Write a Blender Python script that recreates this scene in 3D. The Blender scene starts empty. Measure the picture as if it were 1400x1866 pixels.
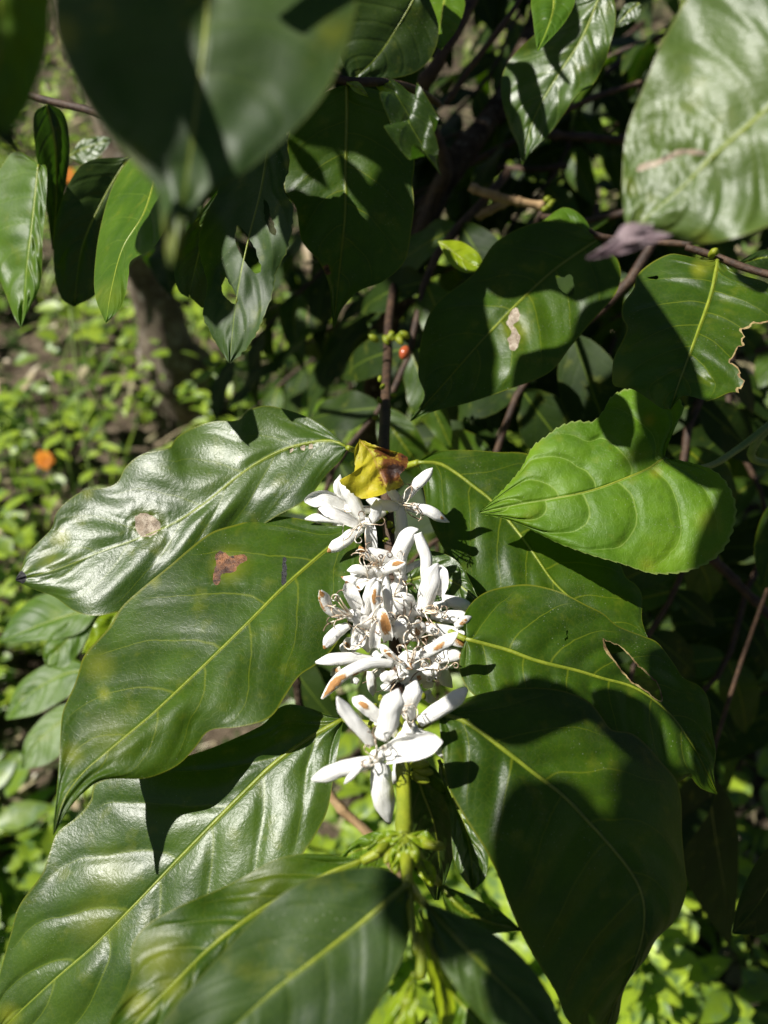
import bpy, math, random
from mathutils import Vector, Matrix, noise
from mathutils.geometry import delaunay_2d_cdt
random.seed(7)
sc = bpy.context.scene
C = sc.collection

# ---------------------------------------------------------------- camera
PITCH = math.radians(45)
CAMZ = 1.25
FPX = 1464.0
cd = bpy.data.cameras.new('camera'); cam = bpy.data.objects.new('camera', cd); C.objects.link(cam)
cd.sensor_fit = 'VERTICAL'; cd.sensor_height = 36.0
cd.lens = 36.0*FPX/1866.0
cam.location = (0, 0, CAMZ); cam.rotation_euler = (math.pi/2-PITCH, 0, 0)
cd.clip_start = 0.01; cd.clip_end = 200
cd.dof.use_dof = True; cd.dof.focus_distance = 0.345; cd.dof.aperture_fstop = cd.lens/4.0
cd.dof.aperture_blades = 0
sc.camera = cam
# ---------------------------------------------------------------- light
RX = Vector((1, 0, 0)); RY = Vector((0, math.sin(PITCH), math.cos(PITCH))); RZ = Vector((0, -math.cos(PITCH), math.sin(PITCH)))
CL = Vector((0, 0, CAMZ))
def c2w(v): return RX*v[0]+RY*v[1]+RZ*v[2]
LC = Vector((-.593, .552, .585)).normalized()          # towards the sun, in camera axes
LW = c2w(LC)
elev = math.asin(LW.z); azim = math.atan2(LW.x, LW.y)
w = bpy.data.worlds.new('World'); sc.world = w; w.use_nodes = True
nt = w.node_tree; bg = nt.nodes['Background']
sky = nt.nodes.new('ShaderNodeTexSky'); sky.sky_type = 'NISHITA'; sky.sun_disc = False
sky.sun_elevation = elev; sky.sun_rotation = azim
nt.links.new(sky.outputs[0], bg.inputs[0]); bg.inputs[1].default_value = 0.022
sd = bpy.data.lights.new('sun', 'SUN'); sd.energy = 5.0; sd.angle = math.radians(.53); sd.color = (1, .965, .9)
so = bpy.data.objects.new('sun', sd); C.objects.link(so); so.rotation_euler = LW.to_track_quat('Z', 'Y').to_euler()
so.location = (0, 0, 5)
vs = sc.view_settings; vs.view_transform = 'Standard'; vs.look = 'None'; vs.exposure = 0.8; vs.gamma = 1
sc.cycles.use_denoising = True
sc.cycles.max_bounces = 8; sc.cycles.transmission_bounces = 6; sc.cycles.transparent_max_bounces = 8
sc.cycles.caustics_reflective = False; sc.cycles.caustics_refractive = False

# ---------------------------------------------------------------- projection helpers (pixel of the 1400x1866 photograph + distance along the view axis)
def camdir(px, py): return Vector(((px-700)/FPX, -(py-933)/FPX, -1.0))
def P(px, py, D): return CL + c2w(camdir(px, py)*D)
def halfvec(px, py, off=(0, 0)):
    v = -camdir(px, py).normalized(); h = (v+LC).normalized()
    return (h+Vector((off[0], off[1], 0))).normalized()
def Z1(x, y): return (x/2, y/2)
def Z2(x, y): return (700+x/2, y/2)
def Z3(x, y): return (x/2, 600+y/2)
def Z4(x, y): return (700+x/2, 600+y/2)
def Z5(x, y): return (x/2, 1200+y/2)
def Z6(x, y): return (700+x/2, 1200+y/2)
def Z7(x, y): return (540+x/3.684, 820+y/3.684)
def Z8(x, y): return (540+x/3.684, 1150+y/3.684)
def ZL(f, s): return [f(*p) for p in s]

def crom(pts, n):
    """n samples, evenly spaced by length, of a smooth curve through pts"""
    pts = [Vector(p) for p in pts]
    q = [pts[0]*2-pts[1]]+pts+[pts[-1]*2-pts[-2]]
    out = []
    for i in range(1, len(q)-2):
        for k in range(8):
            t = k/8; a, b, c, d = q[i-1], q[i], q[i+1], q[i+2]
            out.append(.5*((2*b)+(c-a)*t+(2*a-5*b+4*c-d)*t*t+(3*b-a-3*c+d)*t*t*t))
    out.append(pts[-1])
    L = [0]
    for i in range(1, len(out)): L.append(L[-1]+(out[i]-out[i-1]).length)
    T = L[-1] or 1; res = []; j = 0
    for i in range(n):
        s = T*i/(n-1)
        while j < len(L)-2 and L[j+1] < s: j += 1
        f = (s-L[j])/max(1e-9, L[j+1]-L[j]); res.append(out[j].lerp(out[j+1], min(1, max(0, f))))
    return res
def at(res, u):
    x = u*(len(res)-1); i = min(len(res)-2, max(0, int(x))); return res[i].lerp(res[i+1], x-i)

# ---------------------------------------------------------------- node helpers
class NB:
    def __init__(s, name):
        s.m = bpy.data.materials.new(name); s.m.use_nodes = True; s.t = s.m.node_tree
        s.t.nodes.clear(); s.out = s.t.nodes.new('ShaderNodeOutputMaterial')
    def n(s, typ, **k):
        x = s.t.nodes.new(typ)
        for a, b in k.items(): setattr(x, a, b)
        return x
    def link(s, a, b): s.t.links.new(a, b)
    def put(s, sock, v):
        if isinstance(v, bpy.types.NodeSocket): s.link(v, sock)
        elif isinstance(v, tuple) and len(v) == 3 and sock.type == 'RGBA': sock.default_value = v+(1,)
        else: sock.default_value = v
    def math(s, op, a, b=None, c=None, clamp=False):
        x = s.n('ShaderNodeMath', operation=op, use_clamp=clamp); s.put(x.inputs[0], a)
        if b is not None: s.put(x.inputs[1], b)
        if c is not None: s.put(x.inputs[2], c)
        return x.outputs[0]
    def ss(s, x, a, b, lo=0.0, hi=1.0):
        r = s.n('ShaderNodeMapRange', interpolation_type='SMOOTHSTEP'); s.put(r.inputs[0], x)
        s.put(r.inputs[1], a); s.put(r.inputs[2], b); s.put(r.inputs[3], lo); s.put(r.inputs[4], hi); return r.outputs[0]
    def mix(s, f, a, b, blend='MIX'):
        x = s.n('ShaderNodeMix', data_type='RGBA', blend_type=blend); s.put(x.inputs[0], f); s.put(x.inputs[6], a); s.put(x.inputs[7], b); return x.outputs[2]
    def noise(s, co, scale, detail=2.0, rough=.5, dist=0.0):
        x = s.n('ShaderNodeTexNoise'); s.put(x.inputs['Vector'], co); x.inputs['Scale'].default_value = scale
        x.inputs['Detail'].default_value = detail; x.inputs['Roughness'].default_value = rough; x.inputs['Distortion'].default_value = dist
        return x.outputs['Fac'] if 'Fac' in x.outputs else x.outputs[0]
    def vor(s, co, scale, feat='F1'):
        x = s.n('ShaderNodeTexVoronoi', feature=feat); s.put(x.inputs['Vector'], co); x.inputs['Scale'].default_value = scale; return x
    def attr(s, name):
        return s.n('ShaderNodeAttribute', attribute_name=name)
    def obj(s): return s.n('ShaderNodeTexCoord').outputs['Object']
    def bump(s, h, strength, dist, normal=None):
        x = s.n('ShaderNodeBump'); s.put(x.inputs['Height'], h); x.inputs['Strength'].default_value = strength; x.inputs['Distance'].default_value = dist
        if normal is not None: s.link(normal, x.inputs['Normal'])
        return x.outputs[0]
    def principled(s, col, rough, spec=.5, normal=None, coat=0, sss=0):
        x = s.n('ShaderNodeBsdfPrincipled'); s.put(x.inputs['Base Color'], col); s.put(x.inputs['Roughness'], rough)
        s.put(x.inputs['Specular IOR Level'], spec)
        if normal is not None: s.link(normal, x.inputs['Normal'])
        if coat: x.inputs['Coat Weight'].default_value = coat
        if sss:
            x.inputs['Subsurface Weight'].default_value = sss; x.inputs['Subsurface Radius'].default_value = (1, .9, .8); x.inputs['Subsurface Scale'].default_value = .0015
        return x.outputs[0]
    def done(s, sh): s.link(sh, s.out.inputs['Surface']); return s.m

def leaf_mat(name, dark, light, vein, trans, rough=.3, spec=.5, N=9, curve=1.6, dust=.35, latw=.035, lat=.45, tmix=.28, bull=0.0, yellow=.25, bumpy=1.0, midw=1.0, netb=.2, fineb=.55):
    b = NB(name); co = b.obj()
    ua = b.attr('uu').outputs['Fac']; va = b.attr('vv').outputs['Fac']; dm = b.attr('dm').outputs['Fac']; yl = b.attr('yel').outputs['Fac']
    s = b.math('ABSOLUTE', va)
    side = b.math('GREATER_THAN', va, 0.0)
    wob = b.noise(co, 60, 3)
    ph = b.math('MULTIPLY', ua, float(N))
    ph = b.math('SUBTRACT', ph, b.math('MULTIPLY', b.math('POWER', s, 1.35), curve))
    ph = b.math('ADD', ph, b.math('MULTIPLY', side, .38))
    ph = b.math('ADD', ph, b.math('MULTIPLY', wob, .22))
    fr = b.math('FRACT', ph); t = b.math('ABSOLUTE', b.math('SUBTRACT', fr, .5))     # .0 on the vein line
    vw = b.math('MULTIPLY', b.math('SUBTRACT', 1.25, s), latw)
    latv = b.ss(t, 0.0, vw, 1.0, 0.0)
    fade = b.ss(s, .80, .97, 1.0, 0.0)
    latv = b.math('MULTIPLY', latv, fade)
    latsoft = b.math('MULTIPLY', b.ss(t, 0.0, .22, 1.0, 0.0), fade)
    mw = b.math('MULTIPLY', b.math('SUBTRACT', 1.25, ua), .0011*midw)
    mid = b.ss(dm, b.math('MULTIPLY', mw, .45), mw, 1.0, 0.0)
    # small net of veins
    vn = b.vor(co, 420, 'DISTANCE_TO_EDGE').outputs['Distance']
    net = b.ss(vn, 0.0, .09, 1.0, 0.0)
    big = b.noise(co, 34, 4, .6)
    fine = b.noise(co, 900, 3, .6)
    col = b.mix(b.ss(big, .36, .68), dark, light); col = b.mix(b.math('MULTIPLY', b.ss(b.noise(co, 14, 3, .6), .42, .66), .55), col, (light[0]*1.55, light[1]*1.35, light[2]))
    col = b.mix(b.math('MULTIPLY', net, .10), col, vein)
    yn = b.math('MULTIPLY', b.ss(b.noise(co, 75, 3, .6), .56, .74), yellow)
    yn = b.math('ADD', yn, yl, clamp=True)
    col = b.mix(yn, col, (.20, .22, .015))
    col = b.mix(b.math('MULTIPLY', latv, lat), col, vein)
    col = b.mix(mid, col, vein)
    col = b.mix(b.math('MULTIPLY', b.ss(s, .972, .99), .75), col, (vein[0]*.9, vein[1]*.8, vein[2]))
    # dust and specks
    vd = b.vor(co, 520); v2 = b.vor(co, 1500)
    rnd = b.noise(co, 48, 2)
    sp = b.math('MULTIPLY', b.ss(vd.outputs['Distance'], .06, .16, 1.0, 0.0), b.ss(rnd, .50, .64))
    sp2 = b.math('MULTIPLY', b.ss(v2.outputs['Distance'], .10, .26, 1.0, 0.0), b.ss(b.noise(co, 40, 4), .45, .65))
    dustf = b.math('MULTIPLY', b.math('MAXIMUM', sp, b.math('MULTIPLY', sp2, .55)), dust)
    film = b.math('MULTIPLY', b.ss(b.noise(co, 120, 5, .7), .45, .75), dust*.07)
    col = b.mix(b.math('ADD', dustf, film, clamp=True), col, (.42, .43, .36))
    h = b.math('MULTIPLY', latsoft, -.9)
    h = b.math('SUBTRACT', h, b.math('MULTIPLY', b.ss(dm, 0.0, .0016, 1.0, 0.0), .8))
    h = b.math('ADD', h, b.math('MULTIPLY', b.noise(co, 110, 4, .6), .9))
    n1 = b.bump(h, .32*bumpy, .0007)
    h2 = b.math('ADD', b.math('MULTIPLY', net, -netb), b.math('MULTIPLY', b.math('ADD', fine, b.math('MULTIPLY', b.noise(co, 330, 3, .6, 1.5), 1.1 if fineb > .8 else .3)), fineb))
    if bull:
        vb = b.vor(co, 190, 'SMOOTH_F1').outputs['Distance']
        h2 = b.math('SUBTRACT', h2, b.math('MULTIPLY', vb, bull))
    n2 = b.bump(h2, .22*bumpy, .0003, n1)
    ro = b.math('ADD', rough-.06, b.math('MULTIPLY', b.noise(co, 90, 4, .65), .14))
    ro = b.math('ADD', ro, b.math('MULTIPLY', dustf, .5))
    pr = b.principled(col, ro, spec, n2)
    tr = b.n('ShaderNodeBsdfTranslucent'); b.link(n1, tr.inputs[1])
    tc = b.mix(b.math('MULTIPLY', mid, .5), trans, vein); tc = b.mix(b.math('MULTIPLY', latsoft, .4), tc, (trans[0]*.5, trans[1]*.5, trans[2]*.5))
    tc = b.mix(yn, tc, (.40, .36, .02))
    b.put(tr.inputs[0], tc)
    mx = b.n('ShaderNodeMixShader'); mx.inputs[0].default_value = tmix; b.link(pr, mx.inputs[1]); b.link(tr.outputs[0], mx.inputs[2])
    return b.done(mx.outputs[0])

M = {}
M['coffee'] = leaf_mat('coffee leaf green', (.022, .051, .0030), (.038, .084, .0040), (.15, .185, .008), (.08, .18, .004), rough=.40, spec=.27, N=7, lat=.55, latw=.032, yellow=.2, bumpy=1.5)
M['glossy'] = leaf_mat('glossy coffee leaf', (.023, .052, .005), (.038, .080, .007), (.14, .19, .010), (.08, .20, .006), rough=.36, spec=.46, N=6.5, dust=.35, lat=.5, bumpy=1.4, netb=.06, fineb=1.1)
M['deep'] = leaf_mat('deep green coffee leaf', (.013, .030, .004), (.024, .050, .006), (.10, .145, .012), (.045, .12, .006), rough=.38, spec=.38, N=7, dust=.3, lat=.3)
M['matte'] = leaf_mat('dull shaded coffee leaf', (.009, .022, .003), (.017, .037, .004), (.07, .11, .010), (.030, .08, .004), rough=.55, spec=.16, N=6, dust=.15, bumpy=.4, lat=.2)  # coffee leaf with the shade of the background darkened into its colour
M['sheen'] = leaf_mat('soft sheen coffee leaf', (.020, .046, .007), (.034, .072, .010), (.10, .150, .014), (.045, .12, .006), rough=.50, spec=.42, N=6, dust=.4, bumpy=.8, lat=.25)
M['bigshiny'] = leaf_mat('near shiny leaf', (.038, .074, .012), (.064, .112, .018), (.15, .20, .03), (.08, .20, .008), rough=.43, spec=.62, N=6, dust=.3, bumpy=1.8, fineb=1.2, lat=.25)
M['fresh'] = leaf_mat('fresh green leaf', (.040, .095, .005), (.070, .140, .007), (.16, .25, .02), (.17, .36, .008), rough=.42, spec=.25, N=6.5, tmix=.34, lat=.3)
M['heart'] = leaf_mat('soft bright green leaf', (.058, .130, .005), (.098, .195, .008), (.21, .30, .06), (.18, .40, .008), rough=.5, spec=.3, N=5.2, curve=2.6, bull=3.0, dust=.35, lat=.7, latw=.034, tmix=.25, yellow=.25, midw=.9, bumpy=3.0)
M['young'] = leaf_mat('young yellow green leaf', (.16, .25, .006), (.25, .34, .010), (.32, .38, .03), (.32, .52, .02), rough=.34, N=6, tmix=.4, dust=.1)

def simple_mat(name, c1, c2, scale=40, rough=.7, spec=.3, bumpd=.0008, c3=None, tr=None):
    b = NB(name); co = b.obj(); nz = b.noise(co, scale, 5, .65)
    col = b.mix(b.ss(nz, .35, .68), c1, c2)
    if c3: col = b.mix(b.ss(b.noise(co, scale*2.7, 4, .7), .56, .66), col, c3)
    pr = b.principled(col, rough, spec, b.bump(b.noise(co, scale*4, 5, .7), .7, bumpd))
    if tr:
        t = b.n('ShaderNodeBsdfTranslucent'); b.put(t.inputs[0], tr); mx = b.n('ShaderNodeMixShader'); mx.inputs[0].default_value = .35
        b.link(pr, mx.inputs[1]); b.link(t.outputs[0], mx.inputs[2]); return b.done(mx.outputs[0])
    return b.done(pr)
M['scar'] = simple_mat('brown leaf scar', (.035, .016, .010), (.24, .105, .045), 150, .55, .4, .0012, (.02, .012, .01))
M['palescar'] = simple_mat('pale leaf scar', (.22, .17, .12), (.42, .36, .28), 300, .7, .3, .001, (.13, .09, .06))
M['scab'] = simple_mat('black scab', (.006, .006, .007), (.03, .03, .032), 700, .5, .4, .0008)
M['rim'] = simple_mat('dry leaf rim', (.30, .24, .10), (.13, .07, .03), 220, .7, .3, .0005)
M['greenstem'] = simple_mat('green stem', (.15, .19, .010), (.24, .27, .015), 90, .42, .45, .0008)
M['vinestem'] = simple_mat('pale green vine stem', (.13, .20, .04), (.20, .27, .07), 90, .5, .4, .0006)
M['brownstem'] = simple_mat('red brown stem', (.028, .015, .009), (.075, .042, .022), 130, .6, .4, .001)
M['bark'] = simple_mat('grey brown bark', (.022, .014, .008), (.075, .052, .034), 45, .9, .15, .004, (.14, .12, .09))
M['trunkbark'] = simple_mat('dark trunk bark', (.09, .068, .050), (.22, .18, .13), 22, .95, .15, .008, (.36, .33, .27))
M['twig'] = simple_mat('dry tan twig', (.30, .19, .09), (.42, .29, .15), 90, .7, .3, .001)
M['bud'] = simple_mat('yellow green bud', (.20, .26, .012), (.33, .36, .03), 200, .4, .45, .0005, tr=(.3, .4, .02))
M['cherry'] = simple_mat('orange red cherry', (.26, .045, .015), (.38, .09, .03), 60, .25, .5, .0003)
M['orange'] = simple_mat('orange bloom', (.62, .20, .01), (.75, .32, .015), 60, .6, .3, .0005, tr=(.8, .25, .01))
M['orangecore'] = simple_mat('dark orange centre', (.45, .12, .01), (.6, .2, .02), 200, .8, .2, .002)
def filament_mat():
    b = NB('cream filament'); co = b.obj()
    col = b.mix(b.ss(b.noise(co, 260, 3), .42, .6), (.80, .75, .64), (.50, .38, .26))
    return b.done(b.principled(col, .5, .3))
M['filament'] = filament_mat()
M['anther'] = simple_mat('dry brown anther', (.13, .09, .06), (.32, .23, .16), 300, .7, .2, .0004)
def petal_mat():
    b = NB('white petal'); co = b.obj(); br = b.attr('brown').outputs['Fac']; ua = b.attr('uu').outputs['Fac']; va = b.attr('vv').outputs['Fac']
    st = b.n('ShaderNodeTexNoise'); cx = b.n('ShaderNodeCombineXYZ'); b.link(b.math('MULTIPLY', va, 7.0), cx.inputs[0]); b.link(b.math('MULTIPLY', ua, 1.2), cx.inputs[1])
    b.link(b.attr('rnd').outputs['Fac'], cx.inputs[2])
    b.link(cx.outputs[0], st.inputs['Vector']); st.inputs['Scale'].default_value = 2.2; st.inputs['Detail'].default_value = 3
    nz = b.math('ADD', b.math('MULTIPLY', b.noise(co, 190, 4, .7, 1.0), .75), b.math('MULTIPLY', b.noise(co, 800, 4, .7), .25))
    base = b.mix(b.ss(b.noise(co, 130, 3), .35, .7), (.93, .915, .87), (.88, .86, .81))
    f = b.math('ADD', br, b.math('MULTIPLY', b.math('SUBTRACT', nz, .5), 2.6))
    f = b.math('MULTIPLY', f, b.ss(br, .02, .25))
    halo = b.ss(f, .20, .60); core = b.ss(f, .42, .78)
    col = b.mix(b.math('MULTIPLY', halo, .5), base, (.72, .56, .32))
    bc = b.mix(b.noise(co, 500, 4, .7), (.22, .085, .022), (.62, .33, .11))
    col = b.mix(core, col, bc)
    hh = b.math('ADD', st.outputs[0], b.math('MULTIPLY', b.math('MULTIPLY', core, nz), 2.0))
    hh = b.math('ADD', hh, b.math('MULTIPLY', b.noise(co, 260, 4, .6), .8))
    nb = b.bump(hh, .55, .0007)
    pr = b.principled(col, b.math('ADD', .42, b.math('MULTIPLY', core, .25)), .4, nb, sss=.25)
    t = b.n('ShaderNodeBsdfTranslucent'); b.put(t.inputs[0], b.mix(core, (.8, .8, .72), (.3, .12, .03))); mx = b.n('ShaderNodeMixShader'); mx.inputs[0].default_value = .13
    b.link(pr, mx.inputs[1]); b.link(t.outputs[0], mx.inputs[2]); return b.done(mx.outputs[0])
M['petal'] = petal_mat()
def wither_mat():
    b = NB('withered yellow leaf'); co = b.obj(); br = b.attr('yel').outputs['Fac']; dm = b.attr('dm').outputs['Fac']
    nz = b.noise(co, 170, 6, .75); f = b.math('ADD', br, b.math('MULTIPLY', b.math('SUBTRACT', nz, .5), 1.3))
    yel = b.mix(b.ss(b.noise(co, 110, 4, .6), .35, .7), (.36, .33, .012), (.52, .42, .025))
    yel = b.mix(b.math('MULTIPLY', b.ss(b.noise(co, 700, 4, .8), .58, .66), .6), yel, (.2, .08, .02))
    col = b.mix(b.ss(f, .40, .58), yel, (.16, .055, .014)); col = b.mix(b.ss(f, .62, .8), col, (.028, .012, .008))
    mid = b.ss(dm, .0002, .0006, 1.0, 0.0); col = b.mix(b.math('MULTIPLY', mid, .8), col, (.42, .27, .06))
    n1 = b.bump(b.noise(co, 320, 4, .7), .7, .0012)
    pr = b.principled(col, .5, .4, n1); t = b.n('ShaderNodeBsdfTranslucent'); b.put(t.inputs[0], b.mix(b.ss(f, .4, .7), (.55, .5, .03), (.1, .03, .01)))
    mx = b.n('ShaderNodeMixShader'); mx.inputs[0].default_value = .3; b.link(pr, mx.inputs[1]); b.link(t.outputs[0], mx.inputs[2]); return b.done(mx.outputs[0])
M['wither'] = wither_mat()
def dead_tip():
    return simple_mat('withered purple grey tip', (.10, .065, .075), (.26, .20, .21), 160, .6, .4, .002, (.10, .03, .02))
M['deadtip'] = dead_tip()

# ---------------------------------------------------------------- object helpers
def tag(o, label=None, cat=None, group=None, kind=None):
    if label: o['label'] = label
    if cat: o['category'] = cat
    if group: o['group'] = group
    if kind: o['kind'] = kind
    return o
def thing(name, loc, label, cat, group=None):
    o = bpy.data.objects.new(name, None); C.objects.link(o); o.location = loc; o.empty_display_size = .02
    return tag(o, label, cat, group)
def mkobj(name, verts, faces, mats, parent=None, attrs=None, fmat=None, smooth=True, origin=None):
    """verts in world space; parent roots are never rotated, so only the origins are subtracted"""
    if origin is None: origin = Vector((0, 0, 0))
    if parent is not None:
        o0 = Vector((0, 0, 0)); q = parent
        while q is not None: o0 += Vector(q.location); q = q.parent
        rel = o0
    else: rel = Vector(origin)
    me = bpy.data.meshes.new(name); me.from_pydata([Vector(v)-rel for v in verts], [], faces)
    for m in (mats if isinstance(mats, list) else [mats]): me.materials.append(m)
    if fmat: me.polygons.foreach_set('material_index', fmat)
    if smooth: me.polygons.foreach_set('use_smooth', [True]*len(me.polygons))
    for k, vals in (attrs or {}).items():
        a = me.attributes.new(k, 'FLOAT', 'POINT'); a.data.foreach_set('value', vals)
    me.update()
    o = bpy.data.objects.new(name, me); C.objects.link(o)
    if parent is not None: o.parent = parent
    else: o.location = rel
    return o

def inpoly(x, y, poly):
    c = False; j = len(poly)-1
    for i in range(len(poly)):
        xi, yi = poly[i]; xj, yj = poly[j]
        if (yi > y) != (yj > y) and x < (xj-xi)*(y-yi)/(yj-yi)+xi: c = not c
        j = i
    return c

PL = []
def leaf(name, root, mid, sa, sb, D0, n='H', off=(0, 0), bow=0., sag=0., fold=.0, ea=0., eb=0., wave=.0, wf=3., q=.0006, N=10, curve=1.6,
         mat='coffee', holes=(), scars=(), yel=(), nu=64, nv=14, label=None, rough_edge=0., teeth=0, rib=True, jag=0.0, twist=0.):
    R = random.Random(name+str(mid[0]))
    NS = 80
    mc, ac, bc = crom(mid, NS), crom(sa, NS), crom(sb, NS)
    m = mc[NS//2]
    nn = halfvec(m.x, m.y, off) if n == 'H' else Vector(n).normalized()
    P0 = camdir(*mid[0])*D0; k0 = nn.dot(P0); PL.append((nn, k0, bow))
    ph1, ph2 = R.uniform(0, 6.28), R.uniform(0, 6.28)
    SC = [(sum(q[0] for q in h[0])/len(h[0]), sum(q[1] for q in h[0])/len(h[0]), max(q[0] for q in h[0])-min(q[0] for q in h[0])) for h in scars if h[1] in ('scar', 'palescar')]
    def pix(u, v):
        c = at(mc, u); s = at(ac if v >= 0 else bc, u); r = c.lerp(s, abs(v))
        if jag and abs(v) > .9:
            d = (s-c); L = d.length or 1; r = r+d/L*(noise.noise(Vector((u*60, v*3, ph1)))*jag*(abs(v)-.9)*10)
        if teeth and abs(v) > .93:
            d = (s-c); L = d.length or 1; f = (u*teeth) % 1; r = r+d/L*(6*(1-f if f > .25 else f*3)-2)*((abs(v)-.93)/.07)
        return r
    def depth(u, v, p):
        D = k0/nn.dot(camdir(p.x, p.y))
        av = abs(v)
        D += bow*u*u + sag*4*u*(1-u) + fold*av + (ea if v >= 0 else eb)*av*av*math.sin(math.pi*min(1, u*1.0+.02))
        D += wave*av*av*math.sin(2*math.pi*wf*u+(ph1 if v >= 0 else ph2))*math.sin(math.pi*u)**.5 if u > 0 and u < 1 else 0
        D += twist*v*u
        t = u*N - curve*av**1.35 + (.38 if v > 0 else 0)+.11
        D -= q*abs(math.sin(math.pi*(t-.5)))*min(1, av*5)*(1-av**3)*math.sin(math.pi*u)**.5 if 0 < u < 1 else 0
        D += noise.noise(Vector((u*5, v*2.2, ph1*7)))*.0018
        for (sx_, sy_, sr_) in SC:
            e_ = ((p.x-sx_)**2+(p.y-sy_)**2)/sr_**2
            if e_ < 4: D += .0011*math.exp(-e_*1.6)*(1+1.3*noise.noise(Vector((p.x*.09, p.y*.09, 1))))
        return D
    def xyz(u, v):
        p = pix(u, v); D = depth(u, v, p); return P(p.x, p.y, D)
    us = [i/nu for i in range(nu+1)]; vsr = []
    for j in range(-nv, nv+1):
        t = j/nv; vsr.append(math.copysign(abs(t)**1.15, t))
    if teeth or jag: vsr = [-1, -.96]+vsr[1:-1]+[.96, 1]
    pts = [(u, v) for u in us for v in vsr]
    faces = []; fm = []
    cuts = [(h, 'hole') for h in holes]+[(h[0], h[1]) for h in scars]
    W = len(vsr)
    if not cuts:
        for i in range(nu):
            for j in range(W-1):
                a = i*W+j; faces.append((a, a+1, a+W+1, a+W)); fm.append(0)
        uv = pts
    else:
        # carry each pixel outline into leaf space, then triangulate the leaf round it
        samp = []
        for i in range(81):
            for j in range(-20, 21):
                u, v = i/80, j/20; p = pix(u, v); samp.append((p.x, p.y, u, v))
        def inv(x, y):
            b = min(samp, key=lambda s: (s[0]-x)**2+(s[1]-y)**2); u, v = b[2], b[3]; st = .0125
            for _ in range(14):
                best = None
                for du in (-st, 0, st):
                    for dv in (-st*2, 0, st*2):
                        p = pix(min(1, max(0, u+du)), max(-1, min(1, v+dv))); e = (p.x-x)**2+(p.y-y)**2
                        if best is None or e < best[0]: best = (e, min(1, max(0, u+du)), max(-1, min(1, v+dv)))
                _, u, v = best; st *= .62
            if best[0] > 30: v = math.copysign(1.06, v)
            return (u, v)
        polys = []
        for poly, kind in cuts:
            cl = crom(list(poly)+[poly[0]], len(poly)*5)[:-1]
            pp = []
            for p in cl:
                jx = noise.noise(Vector((p.x*.13, p.y*.13, 3.)))*2.6+noise.noise(Vector((p.x*.4, p.y*.4, 9.)))*1.5; jy = noise.noise(Vector((p.x*.13, p.y*.13, 7.)))*2.6
                pp.append(inv(p.x+jx, p.y+jy))
            polys.append((pp, kind))
        verts2 = [Vector((u, v*.5)) for u, v in pts]; edges = []
        def idx(i, j): return i*W+j
        for i in range(nu): edges += [(idx(i, 0), idx(i+1, 0)), (idx(i, W-1), idx(i+1, W-1)), (idx(i, nv+(2 if W > 2*nv+1 else 0)//2), idx(i+1, nv+(2 if W > 2*nv+1 else 0)//2))]
        for j in range(W-1): edges += [(idx(0, j), idx(0, j+1)), (idx(nu, j), idx(nu, j+1))]
        for pp, kind in polys:
            b0 = len(verts2); verts2 += [Vector((u, v*.5)) for u, v in pp]
            edges += [(b0+i, b0+(i+1) % len(pp)) for i in range(len(pp))]
        res = delaunay_2d_cdt(verts2, edges, [], 0, 1e-6)
        uv = [(p.x, p.y*2) for p in res[0]]
        for f in res[2]:
            cx = sum(uv[i][0] for i in f)/len(f); cy = sum(uv[i][1] for i in f)/len(f)
            if abs(cy) > 1.0005: continue
            mi = 0; dead = False
            for pp, kind in polys:
                if inpoly(cx, cy, pp):
                    if kind == 'hole': dead = True
                    else: mi = kind
            if dead: continue
            faces.append(tuple(f)); fm.append(mi)
        used = sorted({i for f in faces for i in f}); mp = {a: b for b, a in enumerate(used)}
        uv = [uv[i] for i in used]; faces = [tuple(mp[i] for i in f) for f in faces]
    mats = [M[mat]]
    if any(isinstance(x, str) for x in fm):
        names = sorted({x for x in fm if isinstance(x, str)}); mats += [M[k] for k in names]
        fm = [0 if x == 0 else 1+names.index(x) for x in fm]
    vs_, dm, uu, vv, ye = [], [], [], [], []
    for u, v in uv:
        u = min(1, max(0, u)); v = max(-1, min(1, v))
        p = xyz(u, v); c = xyz(u, 0); vs_.append(p); dm.append((p-c).length); uu.append(u); vv.append(v)
        pp = pix(u, v); y = 0
        for (yx, yy, yr, ys) in yel: y = max(y, ys*max(0, 1-((pp.x-yx)**2+(pp.y-yy)**2)**.5/yr))
        ye.append(y)
    o = mkobj(name, vs_, faces, mats, root, {'dm': dm, 'uu': uu, 'vv': vv, 'yel': ye}, fm)
    if label: o['label'] = label
    if rib:   # the raised midrib, a sub-part
        cs = [xyz(i/40, 0) for i in range(0, 40)]
        w0 = .0007*(1.45 if rib == 2 else 1)
        tube('midrib', [c-RZ*.0004 for c in cs], [w0*(1-.75*i/40)+.00008 for i in range(40)], M['rib'] if mat != 'deadtip' else M['deadtip'], o, 6)
    return o

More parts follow.
